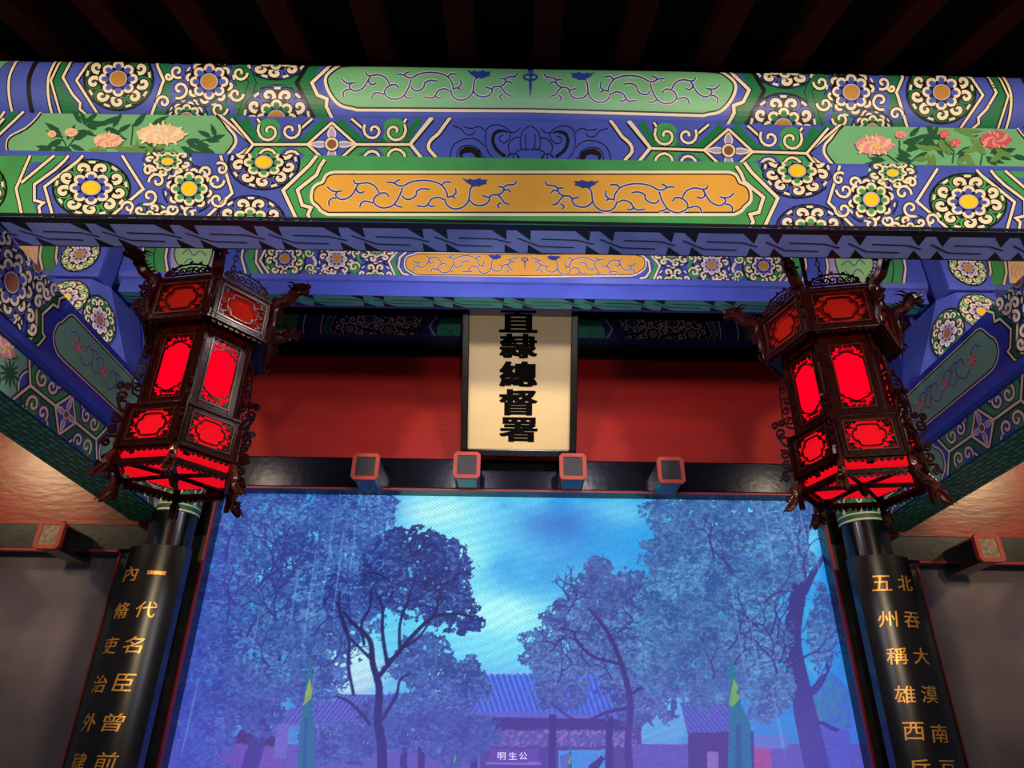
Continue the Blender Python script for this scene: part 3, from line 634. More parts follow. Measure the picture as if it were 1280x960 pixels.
# third, dim beam under the roof at the back wall
Y3 = 4.34
b5 = empty('painted_back_beam', (0, Y3+.06, 2.735)); off = (0, -Y3-.06, -2.735)
tag(b5, 'dim painted beam at the back wall, behind the top of the plaque', 'beam')
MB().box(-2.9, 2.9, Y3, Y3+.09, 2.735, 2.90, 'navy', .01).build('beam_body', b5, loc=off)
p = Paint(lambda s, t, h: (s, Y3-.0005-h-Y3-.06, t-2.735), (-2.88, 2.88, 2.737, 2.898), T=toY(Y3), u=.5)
def f():
    p.part('painted_band')
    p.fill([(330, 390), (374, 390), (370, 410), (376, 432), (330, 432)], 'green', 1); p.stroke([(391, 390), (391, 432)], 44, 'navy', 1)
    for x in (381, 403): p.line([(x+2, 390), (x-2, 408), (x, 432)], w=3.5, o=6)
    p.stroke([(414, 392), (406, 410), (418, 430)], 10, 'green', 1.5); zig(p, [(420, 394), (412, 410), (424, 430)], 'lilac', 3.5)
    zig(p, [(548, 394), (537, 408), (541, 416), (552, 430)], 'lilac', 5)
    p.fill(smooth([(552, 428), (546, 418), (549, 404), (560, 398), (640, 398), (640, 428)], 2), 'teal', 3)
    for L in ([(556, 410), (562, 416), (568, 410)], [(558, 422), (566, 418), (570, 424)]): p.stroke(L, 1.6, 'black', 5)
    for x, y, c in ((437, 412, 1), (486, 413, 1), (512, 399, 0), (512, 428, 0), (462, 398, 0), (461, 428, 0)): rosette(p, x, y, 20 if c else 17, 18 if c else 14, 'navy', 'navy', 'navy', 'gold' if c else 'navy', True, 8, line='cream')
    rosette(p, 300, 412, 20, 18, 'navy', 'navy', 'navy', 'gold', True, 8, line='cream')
half(f, p); p.finish(b5)

# ================================================================== SIDE BEAMS
def side_beams(sx, side):
    A, Bz = 2.13, 2.19      # inner faces at |x|
    y0, y1 = 2.16, 4.19
    r = empty('side_beam', (sx*2.32, y0, 1.6)); tag(r, 'thick blue side beam above the %s column, with green flower cartouche' % side, 'beam', 'side beams'); off = (-sx*2.32, -y0, -1.6)
    z0, z1 = 1.575, 1.915; a = A
    prof = [(sx*(a), z1-.012), (sx*(a+.012), z1), (sx*(a+.36), z1), (sx*(a+.36), z0), (sx*(a+.045), z0), (sx*(a+.02), z0+.008), (sx*(a+.005), z0+.025), (sx*a, z0+.05)]
    MB().prism(prof, 'y', y0, y1, 'deepblue').build('beam_body', r, loc=off)
    p = Paint(lambda s, t, h: (sx*(A-.0005-h)+off[0], s+off[1], t+off[2]), (y0+.002, 4.18, z0+.03, z1-.012), u=.0042)
    # painted in metres: s = depth, t = height
    TX = toX(-A)
    L = [TX(q) for q in [(62, 345), (72.5, 362.5), (45, 385), (44, 417), (38, 432), (17, 430)]]
    p.part('rosette_field')
    p.fill([(y0, z0+.09), (y0, z1), L[0]]+[tuple(q) for q in L[1:]], 'blue', 1) if False else None
    chev = [(2.69, 1.92), (2.675, 1.901), (2.591, 1.744), (2.641, 1.655), (2.625, 1.61), (2.56, 1.56)]
    ch3 = [(2.745, 1.92), (2.70, 1.87), (2.712, 1.83), (2.676, 1.823), (2.637, 1.742), (2.678, 1.672), (2.70, 1.665), (2.68, 1.61), (2.62, 1.56)]
    p.fill([(y0-.1, 1.55), (y0-.1, 1.93)]+chev, 'blue', 1)
    p.fill([(2.72, 1.92)]+ch3[1:]+chev[::-1], 'dgreen', 2)
    p.line(chev, lv=5, w=3.4); p.line(ch3, lv=5, w=2.6)
    for c, rr, nm in (((2.22, 1.86), .12, 0), ((2.50, 1.905), .11, 0), ((2.455, 1.585), .11, 0), ((2.20, 1.62), .12, 0), ((2.40, 1.74), .15, 1)):
        rosette(p, c[0], c[1], rr, rr, 'blue', 'blue', 'blue' if nm else 'dgreen', 'brown', bool(not nm), 9, lv=3 if not nm else 14, inner=1.15)
    p.part('curls')
    for i, c in enumerate(((2.60, 1.83), (2.575, 1.765), (2.56, 1.68), (2.60, 1.645), (2.635, 1.88), (2.55, 1.82))): curl(p, c[0], c[1], .030, i*1.3, 1 if i % 2 else -1, 'blue', 27, 3.8)
    # cartouche
    p.part('cartouche')
    c0, c1, t0, t1 = 2.755, 3.98, 1.648, 1.858
    def rr_(g): 
        q = [(c0+.13, t0-g), (c0+.06, t0+.005-g*.7), (c0+.02-g*.5, t0+.03), (c0-g, t0+.055), (c0-.005-g, t0+.085), (c0-g, t0+.115), (c0+.02-g*.5, t0+.14), (c0+.06, t1-.005+g*.7), (c0+.13, t1+g)]
        q = smooth(q, 3); return q+[(c0+c1-a_, b_) for a_, b_ in q[::-1]]
    p.stroke(rr_(0), 5, 'cream', 3, True); p.fill(rr_(0), 'sage', 4); p.stroke(rr_(0), 1.8, 'black', 5, True)
    p.part('painted_vine')
    for k in range(4):
        s_ = c0+.17+k*.24; tt = (t0+t1)/2
        for lp in ([(s_-.08, tt+.03), (s_-.05, tt+.055), (s_-.01, tt+.04), (s_-.03, tt-.01)], [(s_+.03, tt-.02), (s_+.08, tt-.05), (s_+.13, tt-.01), (s_+.12, tt+.04), (s_+.07, tt+.05), (s_+.06, tt+.01)], [(s_+.13, tt), (s_+.17, tt-.04), (s_+.20, tt-.02), (s_+.18, tt+.02), (s_+.15, tt+.03)], [(s_+.1, tt+.05), (s_+.14, tt+.06), (s_+.16, tt+.045)]):
            q = smooth(lp, 4); p.stroke(q, 2.2, 'lilac', 6); p.stroke([(x+.002, y-.002) for x, y in q], 1.2, 'vine', 7)
        for i in range(11):
            a_ = 2*PI*i/11; p.fill([(s_+.008*math.sin(a_), tt-.008*math.cos(a_)), (s_+.042*math.cos(a_), tt+.042*math.sin(a_)), (s_-.008*math.sin(a_), tt+.008*math.cos(a_))], 'rose' if i % 2 else 'pink', 8+i*.1)
    p.finish(r)
    # tie beam below
    q_ = empty('side_tie_beam', (sx*2.32, y0, 1.37)); tag(q_, 'thinner painted tie beam with cross flowers and green scaled underside, ending at the %s column' % side, 'beam', 'side tie beams'); off2 = (-sx*2.32, -y0, -1.37)
    MB().prism([(sx*2.19, 1.37), (sx*2.45, 1.37), (sx*2.45, 1.573), (sx*2.19, 1.573)], 'y', y0, 4.42, 'blue').build('beam_body', q_, loc=off2)
    p = Paint(lambda s, t, h: (sx*(Bz-.0005-h)+off2[0], s+off2[1], t+off2[2]), (y0+.002, 4.41, 1.372, 1.571), u=.0042)
    p.part('flower_panel')
    R_ = smooth([(2.80, 1.36), (2.785, 1.39), (2.735, 1.42), (2.72, 1.475), (2.74, 1.52), (2.77, 1.55), (2.775, 1.61)], 3)
    p.fill([(2.0, 1.62), (2.0, 1.36)]+R_, 'sage', 2); p.stroke(R_, 7, 'cream', 1.5); p.stroke(R_, 1.8, 'black', 3)
    leaves(p, [(2.66, 1.46, 30*i) for i in range(12)], 'leaf', 6, .07, .014); leaves(p, [(2.60, 1.50, 30), (2.58, 1.44, -40), (2.52, 1.45, 200), (2.45, 1.5, 180)], 'leaf', 6, .08, .02)
    peony(p, 2.58, 1.535, .075, .04, ('pink', 'cream'), 30, 9)
    p.part('painted_band')
    xmotif(p, 3.09, 1.475, .29, .10)
    p.part('flower_panel')
    G = lambda x: smooth([(x, 1.36), (x+.015, 1.39), (x+.06, 1.42), (x+.075, 1.475), (x+.055, 1.52), (x+.02, 1.55), (x+.015, 1.61)], 3)
    g1 = [(3.52+3.52-a_, b_) for a_, b_ in G(3.52)]
    g2 = G(3.72)
    p.fill(g1+g2[::-1], 'sage', 2); 
    for g in (g1, g2): p.stroke(g, 7, 'cream', 1.5); p.stroke(g, 1.8, 'black', 3)
    leaves(p, [(3.62, 1.475, 45*i) for i in range(8)], 'leaf', 6, .08, .03)
    xmotif(p, 4.14, 1.475, .27, .10, 1, 'blue'); p.finish(q_)
    # underside: small green scales in dark joints
    p = Paint(lambda s, t, h: (sx*t+off2[0], s+off2[1], 1.37-.0005-h+off2[2]), (y0+.002, 4.41, 2.192, 2.448)); p.part('scale_band')
    p.fill([(y0, 2.19), (4.42, 2.19), (4.42, 2.45), (y0, 2.45)], 'dgreen', 0)
    n = int((4.42-y0)/.045)
    for i in range(n):
        for j in range(7):
            s_ = y0+i*.045+(j % 2)*.022; t_ = 2.205+j*.036
            p.emit([(s_, t_), (s_+.036, t_), (s_+.042, t_+.012), (s_+.036, t_+.024), (s_, t_+.024), (s_+.006, t_+.012)], 'key_teal' if (i+j) % 3 else 'green', 1)
    p.stroke([(y0, 2.193), (4.42, 2.193)], .006, 'black', 2); p.finish(q_)
    # hump post standing on the side beam, and the blue box headed cross-tie over it
    h = empty('hump_post', (sx*2.44, 3.4, 1.915)); tag(h, 'short blue post with a flower roundel on each face, standing on the %s side beam' % side, 'post', 'hump posts'); o3 = (-sx*2.44, -3.4, -1.915)
    V = [(2.60, 3.22, 1.917), (2.36, 3.22, 1.917), (2.165, 3.42, 1.917), (2.165, 3.62, 1.917), (2.60, 3.62, 1.917),
         (2.60, 3.22, 2.365), (2.385, 3.22, 2.365), (2.32, 3.30, 2.365), (2.30, 3.62, 2.365), (2.60, 3.62, 2.365)]
    MB().add([(sx*a_, b_, c_) for a_, b_, c_ in V], [(0, 1, 6, 5), (1, 2, 7, 6), (2, 3, 8, 7), (3, 4, 9, 8), (4, 0, 5, 9), (5, 6, 7, 8, 9), (4, 3, 2, 1, 0)], 'blue').build('post_body', h, loc=o3)
    p = Paint(lambda s, t, hh: (sx*s+o3[0], 3.2195-hh+o3[1], t+o3[2]), (2.365, 2.598, 1.92, 2.36), u=.0042)
    rosette(p, 2.485, 2.235, .118, .118, 'green', 'lilac', 'paleg', 'yellow', True, 9); p.finish(h)
    # slanted face (between verts 1,2,7,6)
    a0 = Vector(V[1]); e1 = Vector((2.215, 3.39, 1.98))-Vector((2.368, 3.23, 1.98)); e1.normalize(); c_ = (Vector(V[1])+Vector(V[2])+Vector(V[6])+Vector(V[7]))/4
    up = ((Vector(V[6])+Vector(V[7]))-(Vector(V[1])+Vector(V[2]))).normalized(); e1 = (Vector(V[2])-Vector(V[1])+Vector(V[7])-Vector(V[6])).normalized(); nn = e1.cross(up).normalized()
    if nn.y > 0: nn = -nn
    def S2(s, t, hh):
        q = c_+e1*s+up*t+nn*(.008+hh); return (sx*q.x+o3[0], q.y+o3[1], q.z+o3[2])
    p = Paint(S2, (-.2, .2, -.25, .25), u=.0036); rosette(p, -.01, -.01, .085, .15, 'black', 'lilac', 'dgreen', 'brown', True, 10); p.finish(h)
    bx = empty('box_beam', (sx*2.47, 3.2, 2.37)); tag(bx, 'blue square beam end with a flower roundel, sitting on the hump post by the %s lantern' % side, 'beam', 'box beam ends'); o4 = (-sx*2.47, -3.2, -2.37)
    x0, x1 = sorted((sx*2.60, sx*2.345)); MB().box(x0, x1, 3.2, 3.35, 2.37, 2.86, 'blue', .012).build('beam_end', bx, loc=o4)
    MB().box(x0, x1, 3.61, 4.33, 2.37, 2.72, 'blue', .01).build('beam_body', bx, loc=o4)
    p = Paint(lambda s, t, hh: (sx*s+o4[0], 3.1995-hh+o4[1], t+o4[2]), (2.36, 2.59, 2.38, 2.85), u=.0038)
    rosette(p, 2.482, 2.515, .104, .118, 'black', 'lilac', 'paleg', 'gold', True, 9); p.finish(bx)
    ut = empty('upper_tie_beam', (sx*2.35, 3.64, 1.93)); tag(ut, 'plain blue inner tie beam behind the hump post on the %s side' % side, 'beam', 'inner tie beams')
    x0, x1 = sorted((sx*2.56, sx*2.24)); MB().box(x0, x1, 3.64, 4.42, 1.93, 2.36, 'deepblue', .012).build('beam_body', ut, loc=(-sx*2.35, -3.64, -1.93))
    p = Paint(lambda s, t, hh: (sx*(2.2395-hh)-sx*2.35, s-3.64, t-1.93), (3.65, 4.1, 1.95, 2.08), u=.004); p.part('leaf_edge')
    for i in range(5): leaf(p, 3.66+i*.09, 1.99, .2, .1, .05, 'meander', 3); leaf(p, 3.68+i*.09, 2.01, .2, .06, .012, 'black', 5)
    p.finish(ut)
for sx, side in ((-1, 'left'), (1, 'right')): side_beams(sx, side)

# ================================================================== WRITING HELPERS
def glyph(ch, wd, ht, depth=.004, bold=0., shear=0., bend=0):
    c = bpy.data.curves.new('glyph', 'FONT'); c.body = ch; c.size = 1; c.offset = bold; c.resolution_u = 3; c.shear = shear
    if depth: c.extrude = .01
    o = bpy.data.objects.new('glyph', c); col.objects.link(o); dg = bpy.context.evaluated_depsgraph_get(); dg.update()
    me = bpy.data.meshes.new_from_object(o.evaluated_get(dg)); bpy.data.objects.remove(o); bpy.data.curves.remove(c)
    if bend:
        bm = bmesh.new(); bm.from_mesh(me); xs = [v.co.x for v in bm.verts]
        for k in range(1, bend):
            x = min(xs)+(max(xs)-min(xs))*k/bend; bmesh.ops.bisect_plane(bm, geom=bm.verts[:]+bm.edges[:]+bm.faces[:], plane_co=(x, 0, 0), plane_no=(1, 0, 0))
        bm.to_mesh(me); bm.free()
    n = len(me.vertices); co = np.empty(n*3); me.vertices.foreach_get('co', co); co = co.reshape(-1, 3)
    fs = [tuple(q.vertices) for q in me.polygons]; bpy.data.meshes.remove(me)
    lo, hi = co.min(0), co.max(0); 
    co[:, 0] = (co[:, 0]-(lo[0]+hi[0])/2)*wd/max(hi[0]-lo[0], 1e-6); co[:, 1] = (co[:, 1]-(lo[1]+hi[1])/2)*(ht/max(hi[1]-lo[1], 1e-6))
    co[:, 2] = (co[:, 2]-lo[2])*(depth/max(hi[2]-lo[2], 1e-6)) if depth else 0
    return co, fs

# ================================================================== PLAQUE
LEAN = math.radians(30); PB = (.0, 4.27, 1.795)      # bottom centre of the plaque
pq = empty('name_plaque', (-.013, 4.27, 1.79)); pq.rotation_euler = (LEAN, 0, 0)
tag(pq, 'large cream plaque with five bold black characters in a black frame, leaning over the lintel', 'plaque')
PW, PH, FW = .325, 1.18, .045     # local: x across, z up, -y towards viewer
MB().box(-PW-.01, PW+.01, 0, .03, FW-.01, PH, 'plaque').build('panel', pq)
for nm, bx in (('frame_side', (-PW-FW, -PW, -.03, .035, 0, PH+FW)), ('frame_side', (PW, PW+FW, -.03, .035, 0, PH+FW)), ('frame_rail', (-PW, PW, -.03, .035, -.0, FW)), ('frame_rail', (-PW, PW, -.03, .035, PH, PH+FW))):
    MB().box(*bx, 'lacquer', .006).build(nm, pq)
def plaque_ray(x, y):      # photo point -> (x, z) in the plaque's plane
    d = sight(x, y); c, s = math.cos(LEAN), math.sin(LEAN); n = np.array([0, -c, -s]); P0 = np.array([-.013, 4.27, 1.79])
    t = ((P0-CAM)@n)/(d@n); q = CAM+t*d-P0; return q[0], q@np.array([0, -s, c])
for ch, yc, hgt in zip('直隸總督署', (400, 432.5, 467.5, 503, 537), (32, 31, 32, 33, 31)):
    x, z = plaque_ray(648, yc); za = plaque_ray(648, yc-hgt/2)[1]; zb = plaque_ray(648, yc+hgt/2)[1]; xa = plaque_ray(624, yc)[0]; xb = plaque_ray(672, yc)[0]
    b = MB()
    co, fs = glyph(ch, (xb-xa)-.018, za-zb-.006, 0, .008); j = 0
    for dx in (-.009, -.003, .003, .009):
        for dz in (-.003, .003):
            j += 1; b.add([(v[0]+dx+(xa+xb)/2, -.002-.0002*j, v[1]+dz+(za+zb)/2) for v in co], fs, 'ink')
    o = b.build('character', pq)

# ================================================================== COUPLET BOARDS
BR = .26; BY = 4.39
def board(sx, side, cols, label):
    r = empty('couplet_board', (sx*CX, BY, -1.2)); tag(r, label, 'couplet board', 'couplet boards on the columns')
    zt = 2.345; a = math.radians(40); n = 28; b = MB(); V = []
    for k in range(n+1):
        t = -a+2*a*k/n
        for rr, z in ((BR, 0), (BR, zt), (BR-.022, zt), (BR-.022, 0)): V.append((rr*math.sin(t), -rr*math.cos(t), z))
    F = []
    for k in range(n):
        i, j = 4*k, 4*k+4
        F += [(i, j, j+1, i+1), (i+1, j+1, j+2, i+2), (i+2, j+2, j+3, i+3), (i+3, j+3, j, i)]
    F += [(0, 1, 2, 3), (4*n+3, 4*n+2, 4*n+1, 4*n)]
    b.add(V, F, 'board_lacquer'); b.build('board', r, True)
    for sgn in (-1, 1):
        MB().box(sgn*.158-.008, sgn*.158+.008, -.195, -.12, 0, zt, 'lacquer').build('edge_strip', r)
    MB().lathe([(.009, 0), (.009, .004), (.0, .006)], 0, 0, 'brown', 10).build('nail', r, loc=(0, 0, 0)) if False else None
    for chars, pts in cols:
        for ch, (x, y) in zip(chars, pts):
            d = sight(x, y); dx, dy = d[0], d[1]; ox, oy = CAM[0]-sx*CX, CAM[1]-BY; R2 = BR+.001
            A_, B_, C_ = dx*dx+dy*dy, 2*(ox*dx+oy*dy), ox*ox+oy*oy-R2*R2; t = (-B_-math.sqrt(max(0, B_*B_-4*A_*C_)))/(2*A_)
            X, Y, Z = ox+t*dx, oy+t*dy, t*d[2]; th = math.atan2(X, -Y); ss = .108
            co, fs = glyph(ch, ss if ch not in '一' else .10, ss*.80 if ch not in '一' else .022, .004, .004, .12, 5)
            b = MB(); b.add([((R2+v[2])*math.sin(th+v[0]/R2), -(R2+v[2])*math.cos(th+v[0]/R2), Z+v[1]+1.2) for v in co], fs, 'gold_leaf'); b.build('character', r)
LC = [(195.6, 716), (182.5, 762), (167, 806), (155, 853), (142, 903), (133, 952)]
LD = [(163.5, 717), (152, 763), (138, 807), (124.5, 855), (111, 903), (98, 953)]
board(-1, 'left', [('一代名臣曾前', LC), ('內脩吏治外肄', LD)], 'curved black couplet board with gold characters on the left column, left of the screen')
RC = [(1131, 729), (1140, 775), (1151, 820), (1162, 868), (1175, 917), (1185, 962)]
RD = [(1101, 729), (1110, 774), (1121, 820), (1131, 868), (1143, 914), (1150, 961)]
board(1, 'right', [('五州稱雄西岳', RD), ('北吞大漠南亘', RC)], 'curved black couplet board with gold characters on the right column, right of the screen')

# ================================================================== SCREEN (flat LED display; its picture is painted into colour attributes of a fine grid)
SY = 4.56; SX0, SX1, SZ0, SZ1 = -1.952, 1.952, -1.3, 1.625
def build_screen():
    r = empty('led_screen', (0, SY, SZ0)); tag(r, 'large glowing blue video screen showing trees, tiled roofs and cloudy sky', 'screen'); off = (0, -SY, -SZ0)
    NX = 780; zs = np.concatenate([np.linspace(SZ1, -.06, 345), np.linspace(-.07, SZ0, 60)]); NZ = len(zs); xs = np.linspace(SX0, SX1, NX)
    XX, ZZ = np.meshgrid(xs, zs); dx = XX-CAM[0]
    D = FX[0]*dx+FX[1]*SY+FX[2]*ZZ
    U = 640+FOC*(AX[0]*dx+AX[1]*SY+AX[2]*ZZ)/D; V = 480-FOC*(BX[0]*dx+BX[1]*SY+BX[2]*ZZ)/D      # traced layout coordinates of the picture
    def vnoise(u, v, seed):
        g = np.random.default_rng(seed).random((257, 257)); iu = np.floor(u).astype(int); iv = np.floor(v).astype(int); fu, fv = u-iu, v-iv
        fu = fu*fu*(3-2*fu); fv = fv*fv*(3-2*fv); a = g[iv % 256, iu % 256]; b = g[iv % 256, iu % 256+1]; c = g[iv % 256+1, iu % 256]; d = g[iv % 256+1, iu % 256+1]
        return (a*(1-fu)+b*fu)*(1-fv)+(c*(1-fu)+d*fu)*fv
    def fbm(sc, seed, o=4, ax=1., g=.5):
        t = 0; n = 0; a = 1.
        for i in range(o): t = t+a*vnoise(U/sc*2**i/ax+50, V/sc*2**i+50, seed+i); n += a; a *= g
        return t/n
    C = np.zeros((NZ, NX, 3))
    def lerp(m, c):
        nonlocal C
        m = np.clip(m, 0, 1)[..., None]; C = C*(1-m)+np.array(c, float)*m
    def ss(a, b, x): t = np.clip((x-a)/(b-a), 0, 1); return t*t*(3-2*t)
    # sky
    C[:] = (44, 158, 230)
    n1 = fbm(90, 1, 5, 1.4)
    lerp(ss(.40, .60, n1)*.85, (104, 212, 246))
    def blob(x, y, rx, ry, k, c): lerp(k*np.exp(-(((U-x)/rx)**2+((V-y)/ry)**2))*ss(.22, .6, n1+.12), c)
    blob(545, 640, 55, 26, 1.1, (170, 240, 248)); blob(580, 690, 34, 40, 1., (150, 236, 246)); blob(770, 640, 50, 22, .7, (130, 224, 246)); blob(625, 770, 60, 34, 1.2, (170, 246, 252)); blob(615, 812, 60, 26, 1., (120, 224, 250)); blob(700, 690, 60, 45, .5, (70, 150, 228)); blob(475, 640, 28, 28, .7, (60, 132, 214)); blob(440, 840, 34, 34, 1.6, (190, 244, 250)); blob(730, 735, 50, 30, .6, (96, 190, 240))
    blob(700, 655, 50, 22, .8, (52, 110, 200))
    lerp(.55*ss(1010, 1040, U)*ss(880, 800, V), (30, 150, 230))
    # far hills / buildings base
    pur = ss(820, 960, V)
    # tiled roofs
    def roof(pts, c1, c2, pitch=7.0, lean=0.0):
        m = inside(pts); st = .5+.5*np.sin(2*PI*(U+lean*(V-842))/pitch); t = st[..., None]; colr = np.array(c1)*(1-t)+np.array(c2)*t
        nonlocal C; C = np.where(m[..., None], colr, C)
    def inside(pts):
        m = np.zeros(U.shape, bool); n = len(pts)
        for i in range(n):
            (x1, y1), (x2, y2) = pts[i], pts[(i+1) % n]
            if y1 == y2: continue
            cnd = ((y1 > V) != (y2 > V)) & (U < (x2-x1)*(V-y1)/(y2-y1)+x1); m ^= cnd
        return m
    def poly(pts, c, k=1.): lerp(inside(pts)*k, c)
    poly([(590, 890), (800, 890), (830, 1600), (560, 1600)], (74, 62, 140)); poly([(0, 930), (600, 930), (600, 1700), (-200, 1700)], (98, 92, 184)); poly([(790, 930), (1200, 930), (1300, 1700), (790, 1700)], (98, 92, 184))
    roof([(478, 869), (495, 866), (600, 866), (600, 905), (466, 905)], (64, 78, 180), (92, 120, 214), 6, .6)
    roof([(415, 868), (480, 868), (520, 905), (340, 908), (318, 902)], (66, 74, 176), (96, 116, 208), 6, .8)
    roof([(592, 842), (765, 842), (800, 900), (596, 893)], (48, 84, 214), (84, 136, 236), 7, -.35)
    roof([(850, 878), (905, 872), (940, 914), (860, 918)], (66, 74, 176), (92, 116, 208), 6, -.8)
    for i in range(22): lerp(np.exp(-((np.hypot(U-(594+i*8.1), V-(842)))/1.8)**2), (170, 190, 240))
    for i in range(27): lerp((np.hypot(U-(590+i*8.0), V-892-i*.2) < 4.4)*(V > 890), (92, 106, 208))
    for i in range(60): lerp((np.hypot(U-(318+i*4.6), V-907) < 2.4)*.8, (110, 120, 206))
    # hall under the eaves
    poly([(585, 897), (800, 899), (802, 912), (585, 912)], (56, 48, 124)); poly([(590, 914), (690, 914), (690, 932), (590, 932)], (92, 88, 176)); poly([(696, 914), (790, 914), (790, 932), (696, 932)], (92, 88, 176))
    tx_ = vnoise(U/3, V/2.6, 77); lerp(inside([(590, 912), (795, 912), (795, 934), (590, 934)])*(tx_ > .62)*.7, (170, 130, 190)); lerp(inside([(590, 912), (795, 912), (795, 934), (590, 934)])*(tx_ < .25)*.6, (60, 90, 130))
    for x in (588, 686, 757, 500, 522): poly([(x, 893), (x+9, 893), (x+9, 1500), (x, 1500)], (50, 42, 112))
    poly([(698, 938), (756, 937), (756, 975), (698, 975)], (60, 176, 244)); poly([(700, 945), (712, 940), (716, 975), (700, 975)], (84, 120, 200)); poly([(735, 958), (752, 944), (756, 948), (740, 975)], (40, 44, 110))
    poly([(612, 936), (672, 936), (674, 953), (610, 953)], (98, 72, 166)); poly([(608, 953), (676, 953), (676, 956), (608, 956)], (150, 130, 210))
    poly([(300, 912), (345, 914), (345, 934), (290, 930)], (52, 38, 88)); poly([(280, 928), (350, 934), (352, 1500), (200, 1500)], (112, 84, 180)); poly([(345, 908), (362, 908), (358, 948), (342, 948)], (110, 112, 200))
    poly([(860, 916), (942, 914), (944, 1500), (862, 1500)], (64, 50, 116)); poly([(884, 940), (898, 940), (898, 975), (884, 975)], (150, 120, 190)); poly([(943, 930), (962, 928), (966, 975), (944, 975)], (190, 80, 140)); poly([(943, 918), (985, 920), (985, 936), (944, 936)], (96, 140, 220))
    poly([(1010, 905), (1062, 912), (1080, 1500), (1015, 1500)], (92, 100, 200)); poly([(1018, 896), (1050, 912), (1046, 916), (1014, 900)], (46, 44, 110))
    for k in range(8): lerp(inside([(1012, 920+k*8), (1042, 921+k*8), (1042, 922.2+k*8), (1012, 921.2+k*8)])*.6, (60, 62, 150))
    poly([(1040, 840), (1060, 860), (1066, 912), (1020, 900), (1010, 880)], (56, 130, 200)); lerp(inside([(1025, 845), (1060, 860), (1066, 912), (1020, 900)])*(fbm(7, 200, 3) > .5)*.8, (60, 150, 170))
    # trees: foliage masks from overlapping crowns with ragged noise edges
    f1 = fbm(16, 21, 4); f2 = fbm(5.5, 31, 3); f3 = fbm(3.2, 41, 2, 1.6)
    def crown(blobs, thr=.0, seed=0, dark=(44, 66, 146), mid=(66, 104, 184), lite=(112, 164, 214), holes=.30, edge=.9):
        d = np.full(U.shape, -9.)
        for (x, y, rx, ry) in blobs: d = np.maximum(d, 1-np.hypot((U-x)/rx, (V-y)/ry))
        n = fbm(20, 51+seed, 5, 1, .65); m = (d+(n-.5)*edge+ (f2-.5)*.35) > .06
        hole = (fbm(9, 61+seed, 4, 1, .75) < holes+.12*(1-np.clip(d*2.2, 0, 1))) & (d < .8)
        m = m & ~hole
        lerp(m*1., mid); lerp(m*ss(.48, .30, fbm(24, 71+seed, 3))*.8, dark); lerp(m*(f3 < .40)*.55, dark); lerp(m*ss(.52, .66, fbm(3.4, 81+seed, 3, 1.5, .8))*.55, lite); lerp(m*ss(.66, .78, fbm(2.4, 181+seed, 2, 1.2))*.6, (84, 180, 232)); lerp(m*ss(.42, .28, fbm(2.8, 191+seed, 2, 1.3))*.6, dark); lerp(m*ss(.56, .40, fbm(38, 231+seed, 3))*.35, dark)
        return m
    def branch(pts, w0, w1, c=(38, 40, 108), k=.95):
        pts = smooth(pts, 5); n = len(pts)
        for i in range(n-1):
            (x1, y1), (x2, y2) = pts[i], pts[i+1]; wd = (w0+(w1-w0)*i/(n-1))/2
            bx = (U > min(x1, x2)-wd-2) & (U < max(x1, x2)+wd+2) & (V > min(y1, y2)-wd-2) & (V < max(y1, y2)+wd+2)
            if not bx.any(): continue
            u, v = U[bx], V[bx]; L = max((x2-x1)**2+(y2-y1)**2, 1e-6); t = np.clip(((u-x1)*(x2-x1)+(v-y1)*(y2-y1))/L, 0, 1)
            dd = np.hypot(u-x1-t*(x2-x1), v-y1-t*(y2-y1)); a = np.clip(wd-dd+.6, 0, 1)[:, None]*k; C[bx] = C[bx]*(1-a)+np.array(c)*a
    rr = random.Random(11)
    def twigs(x, y, a, L, w, dep, c):
        if dep == 0 or L < 5: return
        x2, y2 = x+L*math.cos(a), y-L*math.sin(a); xm, ym = (x+x2)/2+rr.uniform(-.12, .12)*L, (y+y2)/2+rr.uniform(-.12, .12)*L
        branch([(x, y), (xm, ym), (x2, y2)], w, w*.65, c)
        for s_ in (-1, 1): twigs(x2, y2, a+s_*rr.uniform(.25, .75), L*rr.uniform(.62, .86), w*.62, dep-1, c)
    # left big drooping tree
    branch([(300, 1000), (330, 900), (345, 840), (340, 780), (350, 700), (365, 640)], 22, 6, (52, 50, 128)); branch([(345, 850), (375, 800), (380, 740), (395, 690)], 12, 4, (52, 50, 128)); branch([(330, 900), (275, 850), (255, 830)], 10, 6, (52, 50, 128))
    crown([(330, 650, 100, 70), (420, 660, 60, 70), (290, 740, 90, 90), (380, 770, 90, 80), (440, 740, 40, 70), (300, 860, 80, 60), (380, 850, 60, 40), (250, 820, 60, 90), (470, 700, 40, 40), (455, 640, 40, 30), (250, 900, 50, 80)], seed=1, dark=(42, 62, 146), mid=(66, 108, 184), lite=(112, 176, 216), holes=.28)
    for i in range(16): twigs(rr.uniform(270, 440), rr.uniform(680, 850), rr.uniform(.6, 2.4), 26, 2.6, 4, (50, 56, 136))
    # slender middle-left tree
    DK = (30, 34, 96)
    crown([(515, 685, 42, 32), (500, 720, 56, 46), (550, 715, 44, 46), (560, 755, 44, 40), (535, 740, 60, 40), (470, 735, 30, 30), (590, 778, 16, 12), (420, 740, 20, 30)], seed=2, dark=(30, 44, 118), mid=(46, 66, 152), lite=(86, 130, 198), holes=.30)
    crown([(530, 830, 50, 38), (560, 860, 50, 50), (585, 850, 22, 40), (510, 900, 70, 40), (570, 920, 60, 40), (430, 930, 60, 30)], seed=3, dark=(44, 64, 140), mid=(62, 98, 176), lite=(96, 150, 206), holes=.26)
